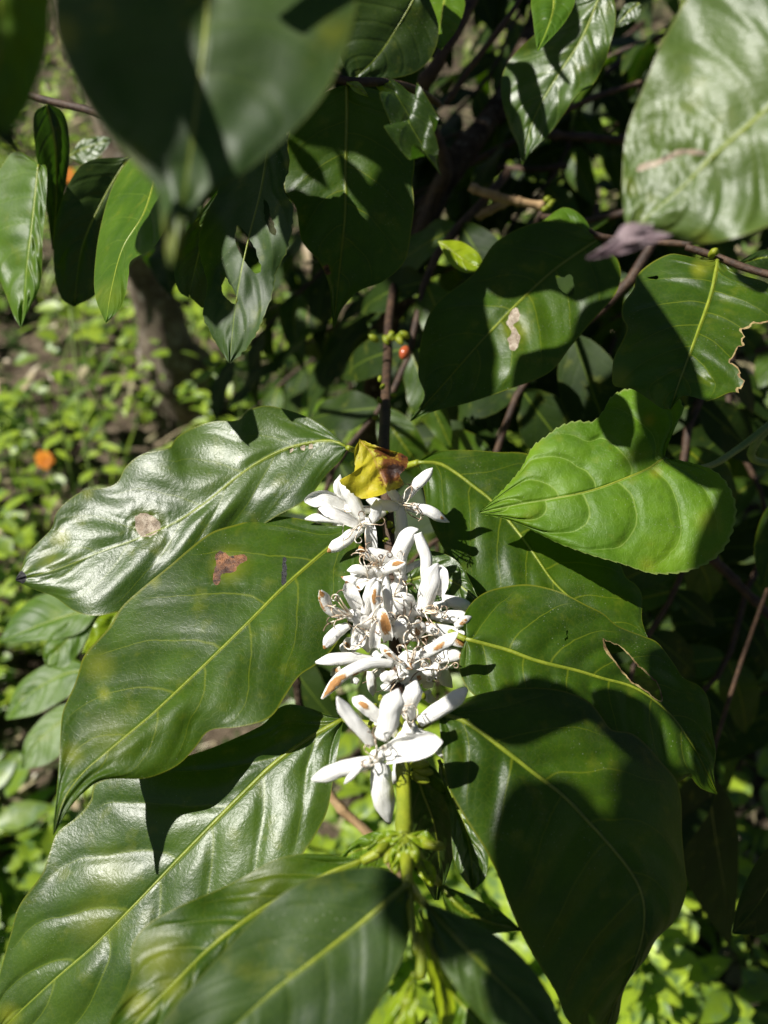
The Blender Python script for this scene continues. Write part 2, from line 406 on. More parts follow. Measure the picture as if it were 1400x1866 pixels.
def tube(name, pts, rad, mat, parent=None, seg=8, origin=None, knots=0, rough=0):
    verts, faces = [], []
    n = len(pts); side = None
    for i, p in enumerate(pts):
        t = (pts[min(n-1, i+1)]-pts[max(0, i-1)]).normalized()
        if side is None: side = t.cross(Vector((.31, .52, .8))).normalized()
        side = (side-t*side.dot(t)).normalized(); up = t.cross(side)
        r = rad[i] if isinstance(rad, (list, tuple)) else rad
        for k in range(seg):
            a = 2*math.pi*k/seg; rr = r*(1+rough*noise.noise(p*70+Vector((math.cos(a), math.sin(a), 0))*1.3)+rough*.9*max(0, math.sin(i*.55))**8)
            verts.append(p+(side*math.cos(a)+up*math.sin(a))*rr)
    for i in range(n-1):
        for k in range(seg):
            a = i*seg+k; b2 = i*seg+(k+1) % seg; faces.append((a, b2, b2+seg, a+seg))
    faces.append(tuple(range(seg-1, -1, -1))); faces.append(tuple((n-1)*seg+k for k in range(seg)))
    return mkobj(name, verts, faces, mat, parent, origin=origin)
def tubep(name, pix, rad, mat, parent, n=24, seg=8, rough=.1):
    """pix: (px, py, depth) points"""
    w3 = crom([P(*p) for p in pix], n)
    if isinstance(rad, (list, tuple)): rr = [rad[0]+(rad[1]-rad[0])*i/(n-1) for i in range(n)]
    else: rr = rad
    return tube(name, w3, rr, mat, parent, seg, rough=rough)
M['rib'] = simple_mat('yellow green midrib', (.13, .17, .012), (.20, .235, .02), 150, .4, .45, .0004)

# ================================================================ SETTING: ground
def ground():
    b = NB('weedy soil'); co = b.obj()
    c = b.mix(b.ss(b.noise(co, 9, 5, .7), .4, .6), (.035, .024, .016), (.17, .13, .09))
    c = b.mix(b.ss(b.noise(co, 55, 4, .7), .52, .66), c, (.30, .24, .17))
    c = b.mix(b.ss(b.noise(co, 17, 4, .7), .5, .62), c, (.045, .085, .018))
    m = b.done(b.principled(c, .95, .1, b.bump(b.noise(co, 60, 5, .75), 1, .03)))
    n = 90; vs_, fs = [], []
    for i in range(n+1):
        for j in range(n+1):
            a = (i/n*2-1); c_ = (j/n*2-1); x = math.copysign(abs(a)**2.6, a)*60; y = 2+math.copysign(abs(c_)**2.6, c_)*60
            vs_.append((x, y, .05*noise.noise(Vector((x*1.4, y*1.4, 0)))-.02))
    for i in range(n):
        for j in range(n): a = i*(n+1)+j; fs.append((a, a+n+1, a+n+2, a+1))
    tag(mkobj('ground', vs_, fs, m), kind='structure')
ground()

def weeds():
    b = NB('ground weed leaves'); co = b.obj(); tn = b.attr('tone').outputs['Fac']; dry = b.attr('dry').outputs['Fac']
    c = b.mix(tn, (.075, .135, .008), (.33, .44, .03)); c = b.mix(b.ss(b.noise(co, 60, 2), .45, .7), c, (.10, .17, .05))
    c = b.mix(dry, c, (.50, .40, .26))
    pr = b.principled(c, .42, .45, b.bump(b.noise(co, 90, 2), .4, .002)); t = b.n('ShaderNodeBsdfTranslucent'); b.put(t.inputs[0], b.mix(dry, (.20, .42, .03), (.3, .2, .1)))
    mx = b.n('ShaderNodeMixShader'); mx.inputs[0].default_value = .3; b.link(pr, mx.inputs[1]); b.link(t.outputs[0], mx.inputs[2]); m = b.done(mx.outputs[0])
    R = random.Random(5); vs_, fs, tone, dr = [], [], [], []; vs2, fs2, tone2, dr2 = [], [], [], []
    prof = [(0, 0), (.16, .62), (.38, 1), (.62, .86), (.84, .42), (1, 0)]
    def lf(V, F, T, Dd, p, az, el, L, W, tv, dv):
        d = Vector((math.cos(az)*math.cos(el), math.sin(az)*math.cos(el), math.sin(el))); s = Vector((-math.sin(az), math.cos(az), 0)); roll = R.uniform(-.5, .5)
        n = d.cross(s); s = (s*math.cos(roll)+n*math.sin(roll)); n = s.cross(d)
        if n.z < 0: n = -n
        i0 = len(V)
        for (t, w_) in prof:
            c = p+d*L*t+Vector((0, 0, -.25*L*t*t))
            if w_ == 0: V.append(c)
            else: V.append(c-s*W*w_*.5+n*W*.12); V.append(c); V.append(c+s*W*w_*.5+n*W*.12)
        k = i0+1
        F.append((i0, k, k+1)); F.append((i0, k+1, k+2))
        for q in range(3):
            a = k+q*3; F.append((a, a+3, a+4, a+1)); F.append((a+1, a+4, a+5, a+2))
        a = k+9; e = len(V)-1; F.append((a, e, a+1)); F.append((a+1, e, a+2))
        T += [tv]*(len(V)-i0); Dd += [dv]*(len(V)-i0)
    cnt = 0
    while cnt < 3300:
        y = .25+R.random()**1.5*6.2; x = R.uniform(-1, 1)*(.75+y*.62)
        g = noise.noise(Vector((x*2.0, y*2.0, 4)))
        if R.random() > .55+g*1.6: continue
        cnt += 1
        h0 = R.uniform(.01, .24)*(1+g); base = Vector((x, y, 0)); tv = min(1, max(0, .45+g*.8+R.uniform(-.25, .3)))
        if R.random() < .32:     # grass tuft
            for _ in range(5): lf(vs_, fs, tone, dr, base+Vector((R.uniform(-.02, .02), R.uniform(-.02, .02), 0)), R.uniform(0, 6.28), R.uniform(.7, 1.4), R.uniform(.08, .24), .006, tv, 0)
            continue
        big = R.random()**2
        for _ in range(R.randint(4, 9)):
            r = R.uniform(0, .07); a = R.uniform(0, 6.28); L = R.uniform(.018, .045)+big*.045
            lf(vs_, fs, tone, dr, base+Vector((math.cos(a)*r, math.sin(a)*r, h0*R.uniform(.4, 1.2))), a+R.uniform(-.6, .6), R.uniform(-.2, .6), L, L*R.choice([.3, .45, .6, .8]), min(1, max(0, tv+R.uniform(-.2, .2))), 0)
    for _ in range(5200):
        y = .25+R.random()**1.5*6.2; x = R.uniform(-1, 1)*(.75+y*.62); L = R.uniform(.02, .075)
        lf(vs2, fs2, tone2, dr2, Vector((x, y, R.uniform(0, .02))), R.uniform(0, 6.28), R.uniform(0, .9), L*R.choice([1, 1, 2.2]), L*R.choice([.05, .05, .08, .2, .45]), 0, R.uniform(.6, 1))
    tag(mkobj('ground_weeds', vs_, fs, m, attrs={'tone': tone, 'dry': dr}), kind='stuff')
    tag(mkobj('leaf_litter', vs2, fs2, m, attrs={'tone': tone2, 'dry': dr2}), kind='stuff')
weeds()

# ---------------------------------------------------------------- generic leaf on a free branch (world space, own size)
def leaf3(root, base, d, nrm, L, W, droop, mat, seed=0, name='leaf', nu=14, nv=4, label=None):
    R = random.Random(seed); d = d.normalized(); s = d.cross(nrm).normalized(); nrm = s.cross(d).normalized()
    V, F, dm, uu, vv, ye = [], [], [], [], [], []
    ph = R.uniform(0, 6); wv = R.uniform(.02, .07)*W; curl = R.uniform(-.1, .25)
    for i in range(nu+1):
        u = i/nu; wd = W*.5*(math.sin(math.pi*u**.85)**.8)*(1-.25*u)+W*.012*(1-u) if u < .985 else W*.004
        c = base+d*L*(u-.12*u*u*droop)-Vector((0, 0, 1))*L*droop*.55*u*u
        for j in range(-nv, nv+1):
            v = j/nv; V.append(c+s*wd*v+nrm*(abs(v)*wd*curl+wv*abs(v)**2*math.sin(u*16+ph+(v > 0)*2)-.012*L*abs(math.sin(u*28-abs(v)*4))*abs(v)*(1-v*v)))
            dm.append(abs(v)*wd); uu.append(u); vv.append(v); ye.append(0)
    w_ = 2*nv+1
    for i in range(nu):
        for j in range(2*nv): a = i*w_+j; F.append((a, a+1, a+w_+1, a+w_))
    o = mkobj(name, V, F, M[mat], root, {'dm': dm, 'uu': uu, 'vv': vv, 'yel': ye})
    if label: o['label'] = label
    return o

def free_branch(loc, direction, length, seed, label, group=None, mat='deep', pairs=5, leafL=.13, stem='brownstem', droop=.8, matalt=None):
    R = random.Random(seed); d = Vector(direction).normalized()
    t = thing('coffee_branch', loc, label, 'branch', group)
    side = d.cross(Vector((0, 0, 1))).normalized(); up = side.cross(d)
    pts = [Vector(loc)+d*length*k/16-Vector((0, 0, 1))*length*.18*(k/16)**2+side*.01*math.sin(k*.9+seed) for k in range(17)]
    tube('stem', pts, [.0035-.0022*k/16 for k in range(17)], M[stem], t, 7, rough=.2)
    for k in range(pairs):
        f = .12+.84*k/(pairs-1); p = at(pts, f)
        for sg in (-1, 1):
            dd = side*sg*R.uniform(.8, 1.1)+d*R.uniform(.3, .8)+up*R.uniform(-.35, .2)
            nn = up+side*R.uniform(-.35, .35)+d*R.uniform(-.3, .3)
            L = leafL*R.uniform(.75, 1.15)
            leaf3(t, p, dd, nn, L, L*R.uniform(.36, .46), droop*R.uniform(.5, 1.3), matalt if (matalt and R.random() < .3) else mat, seed*31+k*2+sg)
    leaf3(t, pts[-1], d+up*.1, up, leafL*.7, leafL*.25, droop*.5, 'fresh', seed+99)
    return t
def copy_tree(o, parent=None):
    c = o.copy(); C.objects.link(c)
    if parent is not None: c.parent = parent
    for ch in [x for x in bpy.data.objects if x.parent == o]: copy_tree(ch, c)
    return c

# ================================================================ THE FLOWERING BRANCH
main = thing('flowering_coffee_branch', P(735, 1530, .265), 'sharp coffee branch with clusters of white star flowers and large glossy leaves', 'branch')
tubep('stem', [(735, 430, .72), (712, 560, .60), (706, 660, .52), (702, 760, .45), (700, 830, .415), (706, 920, .392), (712, 1010, .375), (718, 1100, .360), (722, 1200, .340), (728, 1310, .318)], (.0032, .0030), M['brownstem'], main, 60)
tubep('green_stem', [(728, 1300, .320), (733, 1380, .300), (737, 1450, .283), (736, 1500, .272), (735, 1530, .265)], [.0024, .0030], M['greenstem'], main, 30)
tubep('green_stem', [(738, 1525, .2652), (743, 1600, .245), (752, 1680, .228), (760, 1740, .222)], [.0024, .0009], M['greenstem'], main, 24)
def petiole(a, b, r=(.0016, .0013)): tubep('petiole', [a, tuple((Vector(a)+Vector(b))/2+Vector((0, 4, 0))), b], r, M['greenstem'], main, 12)

# A upper left glossy leaf
leaf('leaf', main, [(634, 816), (600, 803), (530, 815), (475, 840), (425, 875), (370, 920), (310, 957), (250, 982), (185, 1005), (105, 1037), (29, 1056)],
     [(634, 815), (607, 790), (580, 770), (540, 752), (485, 739), (450, 750), (435, 766), (390, 768), (350, 780), (320, 798), (310, 815), (260, 827), (230, 850), (215, 878), (195, 888), (150, 895), (115, 920), (100, 940), (95, 962), (68, 990), (47, 1012), (40, 1035), (29, 1054)],
     [(634, 817), (620, 840), (595, 865), (565, 905), (535, 925), (505, 940), (470, 962), (425, 985), (385, 1010), (345, 1045), (305, 1075), (255, 1100), (215, 1115), (170, 1122), (135, 1113), (100, 1088), (65, 1075), (29, 1058)],
     .378, 'H', off=(.06, .08), q=.0017, N=6.5, wave=.003, wf=3.5, ea=-.004, eb=.006, mat='glossy', nu=110, nv=22,
     scars=[([(246, 942), (262, 934), (284, 944), (294, 958), (286, 972), (262, 978), (248, 966)], 'palescar'), ([(22, 1045), (42, 1040), (48, 1058), (30, 1068)], 'scab'),
            ([(528, 816), (534, 816), (534, 824), (528, 824)], 'palescar'), ([(549, 813), (555, 812), (555, 820), (549, 820)], 'palescar'), ([(563, 809), (570, 809), (570, 819), (564, 819)], 'palescar')],
     yel=[(112, 980, 22, 1), (160, 900, 14, .7), (270, 955, 42, .45), (90, 1020, 30, .4)],
     label='long glossy wavy leaf with pale dead patch by its midrib and sky sheen')
# B upper right leaf under the heart shaped one
leaf('leaf', main, [(762, 843), (800, 845), (835, 865), (870, 892), (895, 912), (940, 965), (970, 1005), (1010, 1062), (1060, 1105), (1120, 1142), (1182, 1168)],
     [(762, 842), (775, 832), (800, 822), (850, 820), (910, 824), (962, 827), (1030, 860), (1080, 930), (1120, 1000), (1140, 1050), (1158, 1064), (1170, 1085), (1170, 1130), (1182, 1166)],
     [(762, 844), (768, 870), (774, 900), (782, 945), (800, 985), (820, 1018), (850, 1060), (890, 1100), (960, 1150), (1040, 1180), (1120, 1190), (1182, 1170)],
     .392, (.1, .45, .89), q=.0020, N=7, curve=1.6, eb=.004, wave=.002, wf=2, mat='coffee', nu=80, nv=18, rib=2, label='broad leaf with rounded ribs lying under the heart shaped leaf')
# E large middle left leaf
leaf('leaf', main, [(662, 948), (597, 1000), (520, 1067), (450, 1137), (375, 1210), (285, 1295), (250, 1325), (190, 1375), (150, 1410), (115, 1460), (97, 1522)],
     [(662, 946), (640, 955), (600, 958), (550, 946), (510, 941), (470, 945), (430, 956), (385, 970), (345, 1000), (310, 1030), (255, 1075), (220, 1108), (200, 1142), (155, 1192), (145, 1220), (135, 1250), (118, 1287), (112, 1315), (108, 1385), (100, 1480), (97, 1520)],
     [(662, 950), (658, 1000), (650, 1060), (636, 1130), (605, 1185), (575, 1212), (545, 1232), (520, 1268), (492, 1308), (435, 1325), (382, 1331), (358, 1360), (330, 1390), (300, 1407), (260, 1419), (190, 1421), (152, 1445), (122, 1480), (98, 1522)],
     .368, (-.085, .62, .768), eb=.006, q=.0010, N=7, curve=1.6, wave=.0025, wf=2.5, ea=.002, mat='coffee', nu=100, nv=20,
     scars=[([(392, 1010), (404, 1004), (420, 1013), (445, 1010), (450, 1020), (434, 1030), (428, 1042), (404, 1046), (400, 1064), (388, 1062), (390, 1040), (394, 1028)], 'scar'),
            ([(516, 1017), (521, 1017), (523, 1040), (520, 1066), (514, 1066), (514, 1042)], 'scab')],
     yel=[(416, 1030, 42, .75), (280, 1057, 14, .9), (180, 1215, 40, .5), (190, 1265, 16, .9), (132, 1375, 30, .55), (200, 1340, 60, .25), (430, 1025, 40, .35)],
     label='broad dark leaf with brown torn scar and dusty specks')
# F lower left shiny leaf
leaf('leaf', main, [(626, 1311), (565, 1345), (500, 1392), (450, 1440), (400, 1490), (320, 1572), (250, 1645), (170, 1725), (100, 1785), (30, 1850), (-5, 1885)],
     [(626, 1309), (597, 1302), (565, 1290), (530, 1283), (505, 1292), (482, 1318), (440, 1340), (380, 1365), (300, 1390), (220, 1410), (172, 1428), (167, 1455), (145, 1485), (105, 1517), (92, 1550), (75, 1595), (35, 1650), (20, 1700), (2, 1765), (-12, 1820), (-6, 1884)],
     [(626, 1313), (618, 1355), (606, 1430), (596, 1480), (576, 1520), (555, 1552), (500, 1625), (430, 1700), (350, 1770), (300, 1815), (240, 1860), (160, 1900), (60, 1910), (-5, 1888)],
     .334, 'H', off=(.09, -.03), bow=.03, q=.0015, N=6.5, curve=1.6, wave=.002, wf=3, mat='glossy', nu=110, nv=20, rib=2,
     yel=[(15, 1850, 30, .7), (200, 1590, 60, .35), (175, 1680, 60, .4)], label='large shiny leaf with wrinkled veins and a sharp black shadow across it')
# G and H front leaves
leaf('leaf', main, [(662, 1568), (600, 1592), (520, 1632), (450, 1675), (380, 1730), (320, 1790), (260, 1850), (215, 1910)],
     [(662, 1567), (620, 1560), (560, 1555), (500, 1567), (450, 1595), (400, 1620), (330, 1650), (275, 1680), (250, 1705), (238, 1735), (241, 1770), (232, 1800), (214, 1835), (198, 1870), (205, 1909)],
     [(662, 1570), (640, 1600), (590, 1645), (530, 1690), (470, 1740), (410, 1800), (350, 1860), (290, 1905), (220, 1912)],
     .268, (-.05, .68, .73), q=.0004, N=8, wave=.002, mat='coffee', yel=[(290, 1745, 70, .55), (310, 1800, 40, .6), (255, 1830, 40, .8), (480, 1600, 90, .2)], label='narrow olive leaf half hidden behind the front leaf')
leaf('leaf', main, [(741, 1613), (650, 1690), (560, 1760), (520, 1790), (460, 1840), (400, 1895), (370, 1940)],
     [(741, 1611), (715, 1588), (680, 1580), (640, 1583), (600, 1592), (550, 1607), (500, 1640), (450, 1688), (400, 1742), (350, 1798), (312, 1840), (292, 1875), (300, 1920), (370, 1942)],
     [(741, 1615), (748, 1650), (748, 1690), (735, 1740), (712, 1790), (685, 1840), (650, 1890), (580, 1935), (480, 1960), (370, 1944)],
     .235, (.12, .55, .82), q=.0002, N=8, wave=.001, mat='sheen', yel=[(530, 1775, 10, .8)], label='large dark out of focus leaf closest to the camera, below the flowers'); PL_H = PL[-1]
# D right middle torn leaf
leaf('leaf', main, [(848, 1164), (925, 1185), (980, 1205), (1050, 1222), (1100, 1237), (1160, 1255), (1220, 1300), (1260, 1355), (1290, 1410), (1307, 1447)],
     [(848, 1163), (845, 1125), (860, 1098), (885, 1079), (920, 1069), (965, 1065), (1020, 1078), (1070, 1103), (1100, 1118), (1125, 1140), (1175, 1160), (1200, 1172), (1230, 1212), (1245, 1235), (1275, 1250), (1292, 1277), (1298, 1330), (1305, 1370), (1301, 1410), (1308, 1445)],
     [(848, 1166), (838, 1200), (842, 1235), (865, 1268), (930, 1310), (1010, 1345), (1100, 1375), (1170, 1405), (1225, 1425), (1241, 1424), (1256, 1414), (1276, 1436), (1306, 1448)],
     .332, (.1, .5, .86), bow=.018, q=.0026, N=8, wave=.004, wf=2.4, mat='coffee', nu=90, nv=18, rib=2,
     holes=[[(1100, 1165), (1114, 1172), (1132, 1180), (1150, 1198), (1164, 1215), (1180, 1228), (1199, 1250), (1206, 1276), (1192, 1270), (1176, 1256), (1158, 1246), (1140, 1228), (1124, 1208), (1108, 1184)], [(1032, 1150), (1036, 1150), (1034, 1160), (1036, 1164), (1030, 1168), (1033, 1158)]],
     scars=[([(1098, 1163), (1114, 1170.5), (1132.5, 1178), (1151.5, 1196.5), (1166, 1213), (1182, 1226.5), (1201, 1249), (1208, 1278), (1191, 1272.5), (1175, 1258.5), (1156.5, 1248.5), (1138, 1230), (1122, 1209), (1102, 1185)], 'rim')],
     label='leaf with a long ragged tear near its edge'); PL_D = PL[-1]
# I big lower right leaf
leaf('leaf', main, [(800, 1302), (840, 1312), (870, 1330), (925, 1372), (980, 1415), (1020, 1445), (1060, 1485), (1110, 1540), (1150, 1590), (1172, 1640), (1172, 1700), (1150, 1770), (1115, 1840), (1090, 1905)],
     [(800, 1300), (822, 1284), (850, 1272), (900, 1259), (960, 1253), (1020, 1257), (1070, 1276), (1095, 1303), (1115, 1330), (1150, 1335), (1180, 1358), (1205, 1388), (1232, 1420), (1242, 1460), (1243, 1520), (1248, 1575), (1251, 1625), (1232, 1675), (1196, 1712), (1178, 1746), (1147, 1785), (1134, 1815), (1125, 1860), (1092, 1904)],
     [(800, 1304), (803, 1345), (810, 1400), (817, 1435), (850, 1495), (885, 1550), (910, 1600), (928, 1650), (950, 1700), (966, 1730), (990, 1770), (1015, 1812), (1035, 1860), (1088, 1907)],
     .302, (.16, .56, .81), bow=.05, sag=-.004, q=.0025, N=8, ea=.008, eb=.004, wave=.002, wf=2, mat='coffee', nu=100, nv=20, rib=2, yel=[(1098, 1322, 10, .9)], label='very large drooping leaf, mostly in soft shadow'); PL_I = PL[-1]
# J small leaf behind, bright edge
leaf('leaf', main, [(800, 1385), (822, 1440), (845, 1500), (858, 1560), (862, 1622)], [(800, 1384), (840, 1420), (870, 1480), (890, 1560), (884, 1600), (863, 1622)],
     [(800, 1386), (800, 1430), (818, 1480), (823, 1530), (828, 1570), (845, 1602), (861, 1622)], .318, 'H', off=(.05, 0), q=.0006, mat='glossy', nu=40, nv=10, label='small shiny leaf under the large drooping leaf')
leaf('leaf', main, [(760, 1380), (765, 1430), (790, 1500), (800, 1570), (795, 1640)], [(760, 1380), (800, 1410), (822, 1480), (828, 1550), (800, 1640)], [(760, 1380), (740, 1430), (745, 1500), (760, 1580), (792, 1640)], .30, (.5, -.2, .84), mat='deep', nu=40, nv=10)
leaf('leaf', main, [(735, 1060), (790, 1050), (835, 1065), (875, 1100)], [(735, 1058), (765, 1010), (800, 1006), (840, 1030), (876, 1098)], [(735, 1062), (770, 1100), (820, 1118), (874, 1102)], .366, 'H', off=(.03, .02), q=.001, N=6, mat='glossy', nu=40, nv=10, rib=2, label='small shiny leaf behind the white flowers')
# Z bottom leaf
leaf('leaf', main, [(775, 1648), (830, 1710), (890, 1770), (950, 1830), (1010, 1900)], [(775, 1646), (800, 1652), (860, 1678), (920, 1715), (970, 1765), (1005, 1820), (1030, 1898)],
     [(775, 1650), (782, 1700), (805, 1760), (845, 1820), (890, 1870), (940, 1905), (1008, 1902)], .23, (.05, .5, .86), mat='sheen', nu=40, nv=10, label='out of focus leaf at the bottom edge with a pale lit patch'); PL_Z = PL[-1]
leaf('leaf', main, [(712, 1535), (670, 1545), (640, 1556), (618, 1572)], [(712, 1534), (690, 1515), (655, 1527), (620, 1560), (618, 1571)], [(712, 1536), (705, 1570), (670, 1590), (635, 1590), (618, 1573)], .285, (0, .4, .9), mat='fresh', nu=30, nv=8)
leaf('leaf', main, [(762, 1562), (775, 1585), (785, 1600), (790, 1615)], [(762, 1561), (785, 1572), (795, 1590), (791, 1614)], [(762, 1563), (762, 1590), (778, 1610), (789, 1616)], .262, (.2, .3, .9), mat='young', nu=24, nv=6)
leaf('leaf', main, [(800, 1610), (840, 1655), (890, 1680), (950, 1695)], [(800, 1609), (850, 1630), (910, 1660), (949, 1693)], [(800, 1612), (820, 1670), (870, 1700), (949, 1697)], .275, (.2, .5, .8), mat='coffee', nu=30, nv=8)
for mp, ap, bp, dd in [([(735, 1520), (700, 1528), (668, 1548)], [(735, 1518), (700, 1514), (667, 1547)], [(735, 1523), (705, 1545), (669, 1550)], .262),
                       ([(742, 1522), (775, 1528), (800, 1545)], [(742, 1520), (778, 1515), (801, 1544)], [(742, 1525), (770, 1545), (799, 1547)], .262),
                       ([(735, 1528), (725, 1555), (712, 1585)], [(735, 1527), (712, 1550), (710, 1584)], [(737, 1529), (735, 1562), (714, 1586)], .256),
                       ([(745, 1530), (752, 1560), (748, 1592)], [(745, 1529), (766, 1556), (750, 1591)], [(743, 1531), (738, 1560), (746, 1592)], .255)]:
    leaf('stipule', main, mp, ap, bp, dd, (-.1, .3, .95), mat='young', nu=16, nv=4, q=.0002, rib=False)
# young shoots at the bottom
leaf('leaf', main, [(765, 1660), (790, 1740), (808, 1810), (812, 1890)], [(765, 1658), (798, 1710), (822, 1790), (830, 1850), (814, 1890)], [(765, 1662), (780, 1760), (793, 1830), (803, 1890), (811, 1892)], .225, (.3, .0, .95), mat='young', nu=30, nv=6, label='long bright young leaf pointing down')
leaf('leaf', main, [(756, 1775), (740, 1820), (722, 1870), (700, 1930)], [(756, 1774), (730, 1800), (700, 1850), (690, 1920), (698, 1930)], [(756, 1776), (760, 1830), (750, 1890), (720, 1930), (702, 1932)], .212, (-.2, .3, .93), mat='young', nu=30, nv=6)
leaf('leaf', main, [(800, 1790), (840, 1830), (870, 1870), (890, 1930)], [(800, 1788), (850, 1800), (890, 1850), (910, 1920), (892, 1930)], [(800, 1792), (810, 1850), (840, 1900), (888, 1932)], .24, (.1, .5, .86), mat='fresh', nu=30, nv=6)
tubep('yellow_bud', [(766, 1700, .226), (768, 1730, .222), (768, 1762, .219), (766, 1782, .218)], [.0010, .0016], M['bud'], main, 10)
petiole((728, 1525, .268), (660, 1569, .268), (.0022, .0016)); petiole((745, 1530, .268), (800, 1610, .275)); petiole((726, 1320, .322), (627, 1311, .334)); petiole((735, 1330, .315), (802, 1303, .302), (.002, .0016))
petiole((700, 832, .413), (634, 816, .375)); petiole((705, 850, .405), (763, 843, .392), (.0022, .0018)); petiole((716, 1090, .36), (849, 1165, .332)); petiole((706, 940, .390), (662, 949, .368)); petiole((742, 1600, .245), (741, 1613, .235)); petiole((745, 1610, .243), (776, 1649, .23))

# yellow half withered leaf on top of the flowers
leaf('yellow_leaf', main, [(655, 801), (676, 825), (692, 861), (706, 893)], [(655, 800), (675, 808), (700, 817), (730, 826), (744, 836), (741, 852), (729, 866), (736, 882), (728, 889), (712, 894), (707, 896)],
     [(655, 802), (646, 822), (646, 858), (630, 870), (619, 876), (634, 892), (657, 908), (685, 905), (704, 898)], .352, (.05, .35, .93), q=.001, N=5, curve=.6, wave=.004, wf=2, mat='wither', nu=50, nv=16, rib=False, jag=3,
     yel=[(735, 838, 46, .7), (716, 855, 58, 1), (700, 822, 36, .8), (715, 870, 30, .8), (655, 835, 16, .45)], label='yellow leaf with dark brown withered blotches', twist=.006)

# ---------------------------------------------------------------- flowers
FR = random.Random(11)
def petal(fl, pts, wpx, D0, D1, brown=(), arch=.0014, th=.26, roll=0., pointy=None, n=26, flip=None):
    """a thin strap with rolled edges: th is how far the edges roll back, flip=True shows its hollow side"""
    R = FR; pointy = R.uniform(.5, 1.05) if pointy is None else pointy; m2 = crom(pts, n); w3 = []; tc = R.uniform(-.01, .03)
    for i, p in enumerate(m2):
        t = i/(n-1); D = D0+(D1-D0)*t-arch*math.sin(math.pi*t)+tc*max(0, t-.6)**2; w3.append(P(p.x, p.y, D))
    ph = R.uniform(0, 50); Wm = wpx/FPX*(D0+D1)/2*.97; flip = (R.random() < .2) if flip is None else flip
    TH = 1.0+2.2*th+R.uniform(-.15, .35); tw = R.uniform(-.8, .8); skew = R.uniform(-.5, .5); nvv = 9; tk_ = .00028
    V, F, uu, vv, br, rn = [], [], [], [], [], []
    for i, c in enumerate(w3):
        t = i/(n-1); tg = (w3[min(n-1, i+1)]-w3[max(0, i-1)]).normalized()
        view = (CL-c).normalized(); s = tg.cross(view).normalized(); nm = s.cross(tg).normalized()
        rr = roll+.35*noise.noise(Vector((t*2, ph, 0)))+tw*(t-.4); s, nm = s*math.cos(rr)+nm*math.sin(rr), nm*math.cos(rr)-s*math.sin(rr)
        x = min(1, t/.3); w_ = .74+.26*x*x*(3-2*x)
        if t > .74: y = (t-.74)/.26; w_ *= 1-(y**1.5)*(.62+.33*min(1, pointy))
        w_ *= 1+.09*noise.noise(Vector((t*4.5, ph, 5)))
        hw = Wm*.5*w_; th_t = TH*(1-.35*t)*(1+.35*noise.noise(Vector((t*3, ph, 21))))
        R0 = hw/math.sin(min(1.5, th_t)) if th_t < 1.5 else hw
        for layer in (0, 1):
            for k in range(nvv):
                v = k/(nvv-1)*2-1; v2 = v if layer == 0 else -v; a = v2*th_t
                X = R0*math.sin(a); Z = -(1-math.cos(a))*R0*(.95 if not flip else -.75)
                Z -= hw*.10*math.exp(-(v2/.22)**2)*(1 if not flip else -1)                       # crease along the middle
                Z += hw*.10*noise.noise(Vector((v2*2.6, t*5, ph)))+hw*.22*noise.noise(Vector((v2*1.2+9, t*2.3, ph)))
                end = skew*hw*.5*v2*(t**6)
                r_ = R0-tk_ if layer else R0
                if layer: Z -= tk_*(1 if not flip else 1); X *= (R0-tk_*.6)/R0
                V.append(c+s*X+nm*Z+tg*end); b_ = 0
                for (bt, bs, bl, bw, bstr) in brown:
                    e = ((t-bt)/bl)**2+((v2-bs)/bw)**2; b_ = max(b_, bstr*max(0, 1.25-e))
                uu.append(t); vv.append(v2); br.append(min(1, b_)); rn.append(ph)
    m = 2*nvv
    for i in range(n-1):
        for k in range(m): a = i*m+k; b2 = i*m+(k+1) % m; F.append((a, b2, b2+m, a+m))
    for e in (0, n-1):
        for k in range(nvv-1):
            q = (e*m+k, e*m+k+1, e*m+m-2-k, e*m+m-1-k); F.append(q if e else q[::-1])
    return mkobj('petal', V, F, M['petal'], fl, {'uu': uu, 'vv': vv, 'brown': br, 'rnd': rn})
def stamen(fl, c, a, L, lift, D, curl):
    """filament from the throat c (pixels) in picture direction a, ending in a curly dry anther"""
    R = FR; pts = []; n = 14
    ax, ay = math.cos(a), math.sin(a)
    for i in range(n):
        t = i/(n-1); b_ = curl*t*t*18
        pts.append(P(c[0]+ax*L*t-ay*b_, c[1]+ay*L*t+ax*b_, D-lift*math.sin(t*2.0)))
    st = tube('stamen', pts, [.00034-.00014*i/n for i in range(n)], M['filament'], fl, 6)
    ex, ey = c[0]+ax*L-ay*curl*18, c[1]+ay*L+ax*curl*18; De = D-lift*math.sin(2.0); dirn = a+curl*1.0+R.uniform(-.4, .4); q = []; cs = R.choice([-1, 1])*R.choice([.5, 1.0, 1.6, 2.6, 4.0]); stp = R.uniform(1.6, 2.4)
    for i in range(14):
        q.append(P(ex, ey, De-.0015*math.sin(i*.5))); dirn += cs*.085*(1+i*.07); ex += math.cos(dirn)*stp; ey += math.sin(dirn)*stp
    tube('anther', q, [.00028*(1-.5*abs(i/13-.5)) for i in range(14)], M['anther' if R.random() < .35 else 'filament'], fl, 6)
